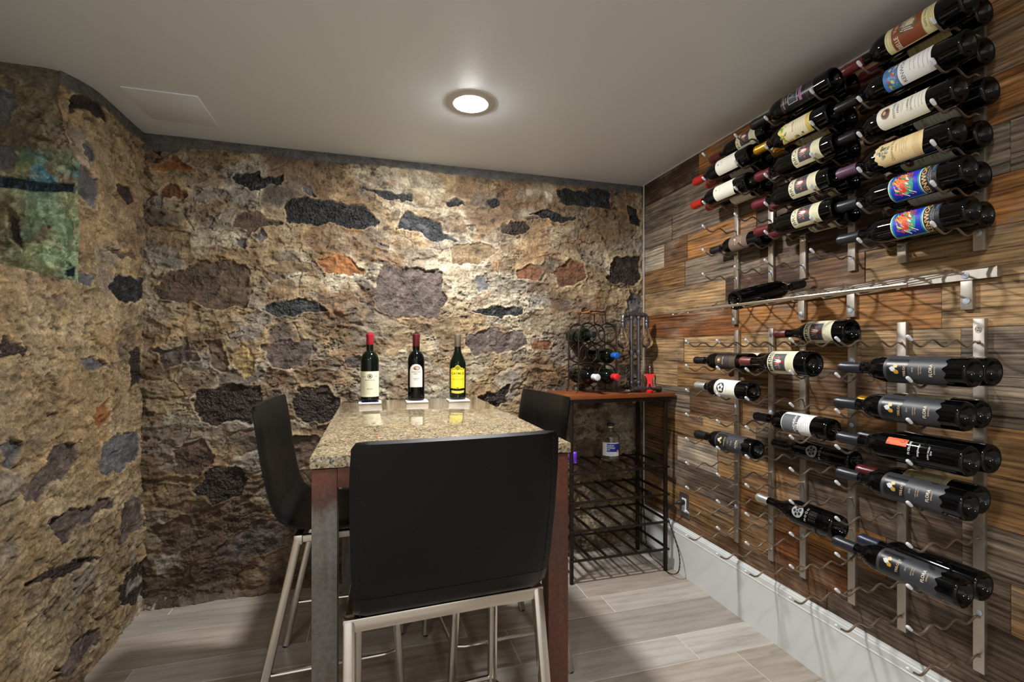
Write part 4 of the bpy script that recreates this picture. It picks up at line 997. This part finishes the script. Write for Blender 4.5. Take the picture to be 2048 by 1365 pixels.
# ------------------------------------------------------------------ stools
def shell_mesh(sec, wid, th=.020, bow=.012):
    """sec: list of (forward, z, normal angle) profile points; returns bmesh of a curved padded sheet"""
    bm = bmesh.new(); nw = 14; top, bot = [], []
    P = [Vector((0, a, b)) for a, b in sec]
    for i, p in enumerate(P):
        a = P[max(0, i-1)]; b = P[min(len(P)-1, i+1)]; tg = (b-a).normalized(); nrm = Vector((0, -tg.z, tg.y))
        rt, rb = [], []
        wdt = wid[i]
        for k in range(nw+1):
            s_ = -1+2*k/nw; sx = math.copysign(abs(s_)**.85, s_)
            ed = max(0, (abs(s_)-.86)/.14); hh = th/2*math.sqrt(max(.05, 1-ed**2*.9))
            back = bow*(1-s_*s_)*bowf(p)
            c = p+Vector((wdt/2*sx, 0, 0))+Vector((0, -back, 0))
            rt.append(bm.verts.new(c-nrm*-hh)); rb.append(bm.verts.new(c-nrm*hh))
        top.append(rt); bot.append(rb)
    n = len(P)
    for i in range(n-1):
        for k in range(nw):
            bm.faces.new((top[i][k], top[i][k+1], top[i+1][k+1], top[i+1][k])); bm.faces.new((bot[i][k+1], bot[i][k], bot[i+1][k], bot[i+1][k+1]))
        bm.faces.new((top[i][0], top[i+1][0], bot[i+1][0], bot[i][0])); bm.faces.new((top[i+1][nw], top[i][nw], bot[i][nw], bot[i+1][nw]))
    for i in (0, n-1):
        for k in range(nw): bm.faces.new((top[i][k], top[i][k+1], bot[i][k+1], bot[i][k]))
    return bm
def bowf(p): return max(0, min(1, (p.z-.62)/.25))
ZTOP = .975
def make_stool():
    """origin under the middle of the top back edge; the sitter faces +Y"""
    t = thing('bar_stool', '', 'stool')
    back = [(0, ZTOP), (.002, ZTOP-.012), (.012, .90), (.026, .80), (.043, .70), (.055, .660)]
    seat = [(.055, .660), (.068, .632), (.090, .612), (.122, .600), (.165, .595), (.24, .592), (.32, .595), (.385, .602), (.408, .597), (.414, .584)]
    wb = [.406, .424, .430, .428, .422, .418]; ws = [.418, .416, .414, .412, .410, .408, .405, .398, .386, .366]
    finish('backrest', shell_mesh(back, wb), M_LEATHER, t, angle=60)
    finish('seat', shell_mesh(seat, ws), M_LEATHER, t, angle=60)
    # stitched welt round the edge
    def edge(sec, wd, sgn): return [((wd[i]/2-.004)*sgn, a, b) for i, (a, b) in enumerate(sec)]
    for sgn in (1, -1):
        bm = bmesh.new()
        full = edge(back, wb, sgn)+edge(seat, ws, sgn)[1:]
        Q = []
        for a, b in zip(full, full[1:]):
            d = (Vector(b)-Vector(a)); n = max(1, int(d.length/.009))
            for i in range(n): Q.append(Vector(a)+d*i/n)
        for i, q in enumerate(Q[:-1]):
            a = Q[max(0, i-1)]; b = Q[i+1]; tg = (b-a).normalized(); nr = Vector((0, tg.z, -tg.y))
            c = q+nr*(.0092)-Vector((sgn*.010, 0, 0)); h = tg*.0026
            tube(bm, [c-h, c+h], .0009, 5)
        finish('stitching', bm, mat('black_thread', srgb(14,14,15), .6), t)
    yr, yf = .128, .35; hw = .214; zf = .583
    legs = [((-hw, yr), (-hw-.002, yr-.125)), ((hw, yr), (hw+.004, yr-.125)), ((-hw+.026, yf+.05), (-hw+.020, yf+.085)), ((hw-.026, yf+.05), (hw-.020, yf+.085))]
    for (x, y), (x2, y2) in legs:
        bm = bmesh.new(); tube(bm, [(x, y, zf-.004), (x2, y2, .006)], .012, 16, sq=(.025, .025)); leg = finish('leg', bm, M_STEEL, t, angle=35)
        bm = bmesh.new(); lathe(bm, [(.012, 0), (.0125, .001), (.0125, .008), (.011, .009)], 12, origin=(x2, y2, 0)); finish('foot_cap', bm, mat('black_plastic', srgb(22,22,22), .5), leg)
    bm = bmesh.new(); c = .012
    box(bm, (-hw-.0125, yr-.0125, zf-.028), (hw+.0125, yr+.0125, zf+.001), .0035)
    box(bm, (-hw+.014, yf+.0375, zf-.024), (hw-.014, yf+.0625, zf+.0005), .0035)
    for sg in (-1, 1):
        tube(bm, [(sg*hw, yr+.012, zf-.012), (sg*(hw-.026), yf+.040, zf-.012)], .011, 12, sq=(.02, .022))
    finish('seat_frame', bm, M_STEEL, t, angle=30)
    # footrest: round bar across the front legs, bent back to the rear legs
    zr = .175; f_ = (zf-zr)/zf
    xr0, yr0 = hw+.001, yr-.125*f_; xf0, yf0 = hw-.022, yf+.05+.035*f_
    bm = bmesh.new()
    P = [(xf0, yf0, zr), (-xf0, yf0, zr)]
    tube(bm, P, .0075, 12)
    for sg in (-1, 1):
        P = [(sg*xf0, yf0-.002, zr)]+[(sg*(xf0+.012*math.sin(a)), yf0-.02-.05*(1-math.cos(a)), zr-.002) for a in (.3, .8, 1.2)]+[(sg*xr0, yr0+.02, zr-.01), (sg*xr0, yr0, zr-.01)]
        tube(bm, P, .0065, 10)
    finish('footrest', bm, M_STEEL, t, angle=30)
    return t
st = make_stool()
st['label'] = 'black leather bar stool in the foreground, its back turned to the room'; st['group'] = 'bar stools at the granite table'
st.location = (.172, .955, 0); st.rotation_euler = (0, 0, R_(3.2))
s2 = copy_tree(st); s2['label'] = 'black leather bar stool on the left side of the table, by the stone wall'
s2.location = (-.336, 1.81, 0); s2.rotation_euler = (0, 0, R_(-90-2.5))
s3 = copy_tree(st); s3['label'] = 'black leather bar stool on the right side of the table, by the side table'
s3.location = (.655, 1.80, 0); s3.rotation_euler = (0, 0, R_(90+6))

# ------------------------------------------------------------------ bottles and coasters on the table
def lab_chateau(R, L):
    l = Label(R); l.strip(-.052, .052, .022, .132, ink(226,224,194), 0)
    l.ell(0, .111, .011, .010, ink(90,90,84), 1); l.ell(0, .111, .008, .007, ink(200,196,170), 2, 8); l.ell(0, .111, .0045, .005, ink(70,70,66), 3, 6)
    l.text('Dated', .008, -.027, .110, ink(60,60,56), 1); l.text('1996', .008, .026, .110, ink(60,60,56), 1)
    l.text('INSIGNIA', .0105, 0, .094, ink(70,66,60), 1, 0, 1.0); l.lines(0, .034, .084, .076, ink(130,126,104), 9, 4); l.text('ESTATE', .007, 0, .056, ink(80,76,66), 1); return l
def lab_arch(R, L):
    l = Label(R); hi = lambda u: .132+.030*math.sqrt(max(0, 1-(u/.030)**2))
    l.strip(-.030, .030, .060, hi, ink(214,212,200), 0)
    l.strip(-.0285, .0285, .0615, lambda u: .131+.0285*math.sqrt(max(0, 1-(u/.0285)**2)), ink(222,220,210), 1)
    l.ell(.002, .144, .015, .009, ink(140,92,68), 2); l.ell(.003, .144, .011, .006, ink(206,170,146), 3, 8); l.ell(-.004, .142, .005, .003, ink(120,70,50), 4, 6)
    l.text('FREEMARK', .0088, 0, .127, ink(60,60,60), 2); l.text('ABBEY', .0080, 0, .119, ink(60,60,60), 2)
    l.text('1999', .0045, 0, .106, ink(110,110,104), 2); l.text('CABERNET', .0062, 0, .098, ink(90,90,88), 2); l.text('FRANC', .0055, 0, .092, ink(90,90,88), 2); l.lines(0, .068, .084, .034, ink(170,168,158), 4, 2); return l
def lab_yellow(R, L):
    l = Label(R); yel, dy = ink(236,216,48), ink(180,170,36)
    hi = lambda u: .140+(.016*math.cos(u/.018*1.57) if abs(u) < .018 else 0)+(.004 if abs(abs(u)-.022) < .004 else 0)
    l.strip(-.035, .035, lambda u: .052-.003*(1-abs(u)/.035), hi, yel, 0)
    l.strip(-.034, .034, .1355, lambda u: hi(u)-.002, dy, 1); l.strip(-.029, .029, .052, .1345, yel, 2)
    l.poly([(-.010,.148),(0,.153),(.010,.148),(.009,.140),(0,.132),(-.009,.140)], ink(130,130,40), 3)
    l.text('CAYMUS', .0145, 0, .118, ink(70,66,30), 3, .01, 1.05); l.text('NAPA VALLEY', .0045, 0, .106, ink(120,110,40), 3); l.text('CABERNET SAUVIGNON', .0048, 0, .092, ink(100,90,40), 3); l.lines(0, .062, .086, .04, ink(170,156,60), 4, 2)
    l.poly([(-.004,.053),(0,.056),(.004,.053),(0,.050)], ink(70,80,30), 3)
    l.strip(-.032, .032, lambda u: .032-.004*math.cos(u/.032*1.57), lambda u: .043-.003*math.cos(u/.032*1.57), ink(206,196,90), 0)
    return l
make_bottle('t1', L=.298, R=.0385, cap='crimson', capfrac=.83, label=lab_chateau, glass=M_GLASSG)
make_bottle('t2', L=.298, R=.0370, cap='darkred', capfrac=.81, label=lab_arch)
make_bottle('t3', 'tall', .298, .0370, 'taupe', .80, label=lab_yellow, glass=M_GLASSG)
TB = [('t1', -.013, 2.20, 'wine bottle with a bright red capsule and wide cream label, left on the granite table'),
      ('t2', .186, 2.19, 'wine bottle with an arched ivory label and dark red capsule, middle of the granite table'),
      ('t3', .372, 2.18, 'wine bottle with a bright yellow label and grey-brown capsule, right on the granite table')]
for k, x, y, lb in TB:
    M = Matrix.Rotation(math.atan2(x, y)*-1, 4, 'Z'); M.translation = (x, y, TZ+.0065); place_bottle(k, W, lb, M, 'bottles standing on the granite table')
for i, (x, y) in enumerate(((-.012, 2.185), (.187, 2.178), (.371, 2.168))):
    c_ = thing('coaster', ('square white coaster with a blue print under the red-capped bottle', 'square white coaster under the arched-label bottle', 'square white coaster under the yellow-label bottle')[i], 'coaster', (x, y, TZ+.0002), 'coasters on the granite table')
    bm = bmesh.new(); box(bm, (-.0475, -.0475, 0), (.0475, .0475, .006), .0012); tl = finish('tile', bm, mat('coaster_stone', srgb(220,216,212), .4), c_, angle=25)
    bm = bmesh.new(); box(bm, (-.036, -.036, .0059), (.036, .036, .0062)); finish('print', bm, mat(('coaster_print_blue', 'coaster_print_grey', 'coaster_print_grey')[i], srgb(44,50,110) if i == 0 else srgb(190,188,186), .4), tl, smooth=False)

# ------------------------------------------------------------------ side table with a bottle rack
SX0, SX1, SY0, SY1, SZ = .906, 1.500, 2.150, 2.455, .920
t = thing('side_table', 'dark iron side table with cherry wood top and slatted bottle shelves in the corner', 'side table', (0, 0, 0))
bm = bmesh.new(); box(bm, (SX0, SY0, SZ-.020), (SX1, SY1, SZ), .0015); finish('wooden_top', bm, M_TOP, t, angle=25)
LX0, LX1, LY0, LY1 = .928, 1.452, 2.166, 2.436
for (x, y) in ((LX0, LY0), (LX1, LY0), (LX0, LY1), (LX1, LY1)):
    bm = bmesh.new(); box(bm, (x-.008, y-.008, 0), (x+.008, y+.008, SZ-.0205), .0012); finish('leg', bm, M_IRON, t, angle=25)
bm = bmesh.new()
for y in (LY0, LY1): box(bm, (LX0+.008, y-.006, SZ-.040), (LX1-.008, y+.006, SZ-.0205), .001)
for x in (LX0, LX1): box(bm, (x-.006, LY0+.008, SZ-.040), (x+.006, LY1-.008, SZ-.0205), .001)
finish('top_frame', bm, M_IRON, t, angle=25)
SHZ = [.540, .398, .257, .116]
for zz in SHZ:
    bm = bmesh.new()
    for y in (LY0, LY1): box(bm, (LX0-.014, y-.013*(1 if y == LY0 else -1)-.005, zz-.005), (LX1+.014, y-.013*(1 if y == LY0 else -1)+.005, zz+.005), .001)
    for k in range(7):
        x = LX0+.003+(LX1-LX0-.006)*k/6
        box(bm, (x-.0055, LY0-.010, zz+.005), (x+.0055, LY1+.010, zz+.015), .001)
    finish('slatted_shelf', bm, M_IRON, t, angle=25)

# whiskey bottle and purple packet on the upper slats
t = thing('whiskey_bottle', 'stout clear glass bottle with a white and blue label and black-topped cork on the slats', 'bottle', (1.214, 2.312, SHZ[0]+.0153))
t.rotation_euler = (0, 0, -math.atan2(1.214, 2.312)+R_(4))
bm = bmesh.new(); r = .0495
out = [(.001, .004), (r*.6, .004), (r*.92, 0), (r, .006), (r, .118)]+[(.0165+(r-.0165)*math.cos(R_(a))**.9, .118+.030*math.sin(R_(a))) for a in (15, 30, 45, 60, 75)]+[(.0165, .150), (.0158, .163), (.0185, .164), (.0185, .172), (.0125, .172)]
inn = [(.0125, .168), (.0125, .150)]+[(.0135+(r-.0165)*math.cos(R_(a))**.9, .114+.030*math.sin(R_(a))) for a in (75, 60, 45, 30, 15)]+[(r-.003, .114), (r-.003, .014), (r*.6, .012), (.001, .013)]
lathe(bm, out+inn, 36, capa=True, capb=True); finish('glass_body', bm, M_CLEAR, t, angle=50)
bm = bmesh.new(); lathe(bm, [(.0122, .165), (.0122, .182)], 20); finish('cork', bm, ink(206,178,140), t)
bm = bmesh.new(); lathe(bm, [(.0185, .182), (.019, .184), (.019, .194), (.017, .196)], 24); finish('stopper', bm, ink(24,24,26), t)
l = Label(r)
l.strip(-.050, .048, .030, .100, ink(228,228,230), 0); l.strip(-.022, .048, .052, .096, ink(26,44,150), 1)
for i in range(9): l.ell(-.018+i*.0078, .0960, .0034, .0022, ink(228,228,230), 2, 6)
for i, tx in enumerate(('Hudson', 'Whiskey', 'NY')): l.text(tx, .0125, (-.004, -.001, -.0135)[i], .085-i*.0115, WHITE_, 2, .02, 1.0)
l.ell(.038, .056, .0075, .0075, ink(150,34,40), 2, 10); l.ell(.038, .056, .0055, .0055, ink(230,228,226), 3, 8); l.ell(.038, .056, .002, .003, ink(60,40,90), 4, 5)
l.lines(.002, .035, .044, .04, ink(120,120,130), 3, 3); l.build(t)
t = thing('foil_packet', 'small purple foil packet standing on the side table slats behind the table leg', 'packet', (.992, 2.300, SHZ[0]+.0153)); t.rotation_euler = (R_(-6), 0, R_(-24))
bm = bmesh.new()
def sheet(w_, h_, th, z0):
    n = 8
    A = [[bm.verts.new((-w_/2+w_*i/n, -th/2*math.sin(math.pi*i/n)*math.sin(math.pi*min(1, max(0, j/n))) -.0006, z0+h_*j/n)) for i in range(n+1)] for j in range(n+1)]
    B = [[bm.verts.new((-w_/2+w_*i/n, th/2*math.sin(math.pi*i/n)*math.sin(math.pi*min(1, max(0, j/n)))+.0006, z0+h_*j/n)) for i in range(n+1)] for j in range(n+1)]
    for j in range(n):
        for i in range(n): bm.faces.new((A[j][i], A[j][i+1], A[j+1][i+1], A[j+1][i])); bm.faces.new((B[j][i+1], B[j][i], B[j+1][i], B[j+1][i+1]))
    for k in range(n):
        bm.faces.new((A[0][k+1], A[0][k], B[0][k], B[0][k+1])); bm.faces.new((A[n][k], A[n][k+1], B[n][k+1], B[n][k])); bm.faces.new((A[k][0], A[k+1][0], B[k+1][0], B[k][0])); bm.faces.new((A[k+1][n], A[k][n], B[k][n], B[k+1][n]))
sheet(.040, .058, .016, 0)
o = finish('foil_body', bm, mat('purple_foil', srgb(112,48,206), .25, .3, spec=.7), t)
bm = bmesh.new()
for z_ in (.001, .0035, .0545, .057): box(bm, (-.020, -.0016, z_), (.020, .0016, z_+.0010))
finish('crimped_seal', bm, mat('purple_seal', srgb(150,96,226), .3, .3), t, smooth=False)

# ------------------------------------------------------------------ ring rack with bottles
RX, RY0, RY1 = 1.115, 2.262, 2.392
t = thing('ring_wine_rack', 'bronze six-ring tabletop wine rack with a wooden carrying handle on the side table', 'wine rack', (RX, (RY0+RY1)/2, SZ))
RZ = [.0955, .2020, .3085]; RC = (-.0535, .0535)
for yy_ in (RY0, RY1):
    y = yy_-(RY0+RY1)/2
    for zz in RZ:
        for xx in RC:
            bm = bmesh.new(); tube(bm, [(xx+.0495*math.cos(a*math.pi/16), y, zz+.0495*math.sin(a*math.pi/16)) for a in range(32)], .0037, 8, closed=True); finish('ring', bm, M_RING, t)
    bm = bmesh.new()
    P = [(-.118, y, .001), (-.110, y, .014), (-.107, y, .05), (-.107, y, .30)]+[(-.0535+.0535*math.cos(R_(a)), y, .3085+.0525*math.sin(R_(a))) for a in (170, 150, 130, 110, 95)]+[(-.046, y, .366), (-.044, y, .376), (-.044, y, .412), (-.040, y, .420), (-.034, y, .422)]
    tube(bm, P, .0040, 8); tube(bm, [(-a, b, c) for a, b, c in P], .0040, 8)
    tube(bm, [(-.036, y, .4195), (.036, y, .4195)], .0030, 8)
    finish('end_frame', bm, M_RING, t)
    bm = bmesh.new(); tube(bm, [(-.040, y, .002), (-.030, y, .022), (0, y, .040), (.030, y, .022), (.040, y, .002)], .0028, 8); finish('foot', bm, M_IRON, t)
bm = bmesh.new()
for x_, z_ in ((-.107, .09), (.107, .09), (-.107, .355-.01), (.107, .355-.01), (0, .150), (0, .256)):
    tube(bm, [(x_*.985, -(RY1-RY0)/2, z_), (x_*.985, (RY1-RY0)/2, z_)], .0026, 8)
finish('cross_bar', bm, M_IRON, t)
bm = bmesh.new()
for x_ in (-.030, .030): tube(bm, [(x_, -(RY1-RY0)/2+.002, .4195), (x_, (RY1-RY0)/2-.002, .4195)], .0055, 10)
finish('wooden_handle', bm, mat('handle_wood', srgb(146,84,44), .4), t)
make_bottle('rk', L=.285, R=.0375, cap='black', glass=M_GLASSG); make_bottle('rkb', L=.285, R=.0375, cap='blue', capfrac=.84, glass=M_GLASSG, label=lab_plain, m=ink(70,68,62))
make_bottle('rkr', L=.285, R=.0375, cap='bred', capfrac=.84, glass=M_GLASSG); make_bottle('rkw', L=.285, R=.0375, cap='white', capfrac=.83)
for key, ix, iz, ye, lb in (('rk', 0, 2, 2.195, 'dark empty-looking bottle lying in the top left ring of the ring rack'),
                            ('rkb', 1, 1, 2.150, 'wine bottle with a blue capsule in the middle row of the ring rack'),
                            ('rkw', 0, 0, 2.150, 'wine bottle with a grey-white capsule in the bottom left ring of the rack'),
                            ('rkr', 1, 0, 2.150, 'wine bottle with a bright red capsule in the bottom right ring of the rack')):
    Z = Vector((0, -1, 0)); Y = Vector((0, 0, 1)); X = Y.cross(Z)
    M = Matrix((X, Y, Z)).transposed().to_4x4(); M.translation = (RX+RC[ix], ye+.285, SZ+RZ[iz]-.0495+.0026+.0375)
    place_bottle(key, W, lb, M, 'bottles in the ring rack')

# ------------------------------------------------------------------ pipe lamp
PX, PY = 1.372, 2.330
t = thing('pipe_lamp', 'iron pipe table lamp with two hanging clear glass bulbs in the corner', 'lamp', (PX, PY, SZ))
def fitting(bm, c, ax, r=.0125, l=.010):
    r = r*1.15
    c = Vector(c); a = {'X': Vector((1,0,0)), 'Y': Vector((0,1,0)), 'Z': Vector((0,0,1))}[ax]
    tube(bm, [c-a*l, c-a*l*.6, c+a*l*.6, c+a*l], [r*.92, r, r, r*.92], 14)
for x in (-.022, .022):
    bm = bmesh.new(); tube(bm, [(x, 0, .030), (x, 0, .400)], .0098, 14)
    fitting(bm, (x, 0, .205), 'Z', .0130, .014); fitting(bm, (x, 0, .040), 'Z', .0125, .010)
    finish('pipe', bm, M_PIPE, t)
bm = bmesh.new()
for x in (-.022, .022):
    fitting(bm, (x, 0, .395), 'Z', .0120, .010)
    fitting(bm, (x, 0, .412), 'X', .0125, .014)
for sg in (-1, 1):
    P = [(sg*.034, 0, .412), (sg*.055, 0, .412), (sg*.066, 0, .409), (sg*.072, 0, .400), (sg*.073, 0, .385), (sg*.073, 0, .372)]
    tube(bm, P, .0105, 14); fitting(bm, (sg*.073, 0, .376), 'Z', .0125, .006); fitting(bm, (sg*.046, 0, .412), 'X', .0125, .005)
tube(bm, [(-.022, 0, .412), (.022, 0, .412)], .0095, 14)
finish('top_manifold', bm, M_PIPE, t)
bm = bmesh.new()
tube(bm, [(-.022, 0, .030), (-.022, -.004, .018), (-.022, -.02, .0145), (-.022, -.095, .0145)], .0105, 14)
tube(bm, [(.022, 0, .030), (.022, -.004, .018), (.022, -.02, .0145), (.022, -.095, .0145)], .0105, 14)
for x in (-.022, .022):
    fitting(bm, (x, -.100, .0145), 'Y', .0135, .012); tube(bm, [(x, -.100, .0145), (x+(.06 if x > 0 else -.05), -.100, .0145)], .0092, 14); fitting(bm, (x+(.06 if x > 0 else -.05), -.100, .0145), 'X', .0135, .012)
    tube(bm, [(x, .01, .0145), (x, .055, .0145)], .0092, 14); fitting(bm, (x, .058, .0145), 'Y', .0135, .012)
finish('pipe_base', bm, M_PIPE, t)
for sg in (-1, 1):
    bm = bmesh.new(); lathe(bm, [(.0085, .372), (.011, .366), (.011, .345), (.0095, .338)], 16, origin=(sg*.073, 0, 0)); so = finish('socket', bm, M_PIPE, t)
    bm = bmesh.new()
    P = [(.0095, .344), (.0105, .330), (.014, .315), (.021, .298), (.0300, .278), (.0335, .262), (.0300, .246), (.020, .234), (.010, .2275), (.001, .226)]
    Q = [(r-.0009 if r > .002 else r, z+(.0009 if r < .02 else 0)) for r, z in P][::-1]
    lathe(bm, P+Q, 24, origin=(sg*.073, 0, 0), capa=False, capb=False); finish('glass_bulb', bm, M_CLEAR, t)
    bm = bmesh.new()
    lathe(bm, [(.003, .340), (.0028, .300), (.0045, .296)], 8, origin=(sg*.073, 0, 0))
    tube(bm, [(sg*.073+.006*math.cos(a*.9), .006*math.sin(a*.9), .300-.040*abs(math.sin(a*.45))) for a in range(24)], .0005, 5)
    finish('filament', bm, mat('filament_wire', srgb(150,120,60), .3, .8), so)

# ------------------------------------------------------------------ corkscrew, stopper
t = thing('winged_corkscrew', 'red winged corkscrew with silver arms standing upside down by the pipe lamp', 'corkscrew', (1.372, 2.185, SZ+.0002)); t.rotation_euler = (0, 0, R_(-30))
bm = bmesh.new(); lathe(bm, [(.0165, 0), (.0175, .002), (.0175, .010), (.014, .013), (.008, .016)], 22); finish('handle', bm, ink(190,26,26, rough=.3), t)
bm = bmesh.new()
P = [(-.024,.094),(-.016,.098),(-.006,.096),(.006,.096),(.016,.098),(.024,.094),(.020,.082),(.013,.072),(.012,.050),(.015,.030),(.008,.030),(.004,.046),(-.004,.046),(-.008,.030),(-.015,.030),(-.012,.050),(-.013,.072),(-.020,.082)]
A = [bm.verts.new((x, -.007, z)) for x, z in P]; B = [bm.verts.new((x, .007, z)) for x, z in P]
bmesh.ops.triangle_fill(bm, edges=[bm.edges.new((A[i], A[(i+1) % len(A)])) for i in range(len(A))], use_beauty=True); bmesh.ops.triangle_fill(bm, edges=[bm.edges.new((B[i], B[(i+1) % len(B)])) for i in range(len(B))], use_beauty=True)
for i in range(len(A)): bm.faces.new((A[i], A[(i+1) % len(A)], B[(i+1) % len(A)], B[i]))
finish('body', bm, ink(206,26,26, rough=.28), t, angle=30)
for sg in (-1, 1):
    bm = bmesh.new(); tube(bm, [(sg*.018, -.001, .092), (sg*.026, -.001, .090), (sg*.029, -.001, .078), (sg*.026, -.001, .058), (sg*.032, -.001, .036), (sg*.036, -.001, .024)], [.004, .0045, .004, .0032, .003, .0024], 8); finish('arm', bm, mat('chrome', srgb(206,208,210), .15, 1), t)
bm = bmesh.new(); tube(bm, [(.0042*math.cos(a*.55), .0042*math.sin(a*.55), .098+a*.00065) for a in range(70)]+[(0, 0, .148)], .0013, 6); tube(bm, [(0, 0, .014), (0, 0, .099)], .003, 8); finish('worm', bm, mat('chrome'), t)
t = thing('bottle_stopper', 'small chrome bottle stopper lying beside the ring rack', 'stopper', (1.262, 2.215, SZ+.0095)); t.rotation_euler = (0, 0, R_(24))
bm = bmesh.new(); lathe(bm, [(.001, -.024), (.008, -.022), (.0095, -.014), (.0085, -.006), (.0045, -.002), (.0045, .002), (.0085, .004), (.0085, .020), (.006, .026), (.001, .028)], 20, axis='X'); finish('knob', bm, mat('chrome'), t)

# ------------------------------------------------------------------ outlet and cord
t = thing('wall_outlet', 'steel outlet plate with a white socket on the wood wall above the baseboard', 'outlet', (XR-.0008, 2.092, .357))
bm = bmesh.new(); box(bm, (-.006, -.038, -.060), (0, .038, .060), .0012); finish('cover_plate', bm, M_POST, t, angle=25)
bm = bmesh.new(); box(bm, (-.0085, -.0165, -.034), (-.0055, .0165, .034), .001)
sk = finish('socket_face', bm, mat('white_plastic', srgb(226,226,224), .35), t, angle=25)
bm = bmesh.new()
for z_ in (-.018,):
    for y_ in (-.006, .006): box(bm, (-.0089, y_-.001, z_-.004), (-.0084, y_+.001, z_+.004))
finish('slots', bm, mat('black_plastic'), sk, smooth=False)
t = thing('power_cord', 'black twisted power cord looping from the outlet down to the floor', 'cord', (XR-.009, 2.092, .372))
o0 = Vector(t.location)
bm = bmesh.new(); tube(bm, [(0, 0, 0), (-.014, 0, 0), (-.030, .004, -.002), (-.038, .010, -.006)], [.013, .014, .010, .0045], 12); finish('plug', bm, mat('black_rubber', srgb(20,20,21), .5), t)
K = [(1.471, 2.102, .366), (1.462, 2.150, .33), (1.476, 2.180, .27), (1.484, 2.150, .20), (1.470, 2.075, .12), (1.452, 2.055, .045), (1.445, 2.12, .007), (1.462, 2.23, .006), (1.472, 2.34, .006), (1.480, 2.40, .10), (1.482, 2.44, .45), (1.482, 2.466, .80), (1.470, 2.470, .935), (1.43, 2.42, .930), (1.378, 2.395, .930)]
pts = []
for i in range(len(K)-1):
    p0, p1, p2, p3 = (Vector(K[max(0, min(len(K)-1, j))]) for j in (i-1, i, i+1, i+2))
    for s_ in range(14):
        u = s_/14; pts.append(.5*((2*p1)+(p2-p0)*u+(2*p0-5*p1+4*p2-p3)*u*u+(3*p1-p0-3*p2+p3)*u**3)-o0)
bm = bmesh.new()
for ph in (0, math.pi):
    Q = []
    for i, p in enumerate(pts): Q.append(p+Vector((.0016*math.cos(i*1.1+ph), .0016*math.sin(i*1.1+ph), .0008*math.sin(i*.9+ph))))
    tube(bm, Q, .0019, 6)
finish('twisted_cable', bm, mat('black_rubber'), t)
for q in (ROD3, TIP3, ROD2, TIP2): bpy.data.objects.remove(q)
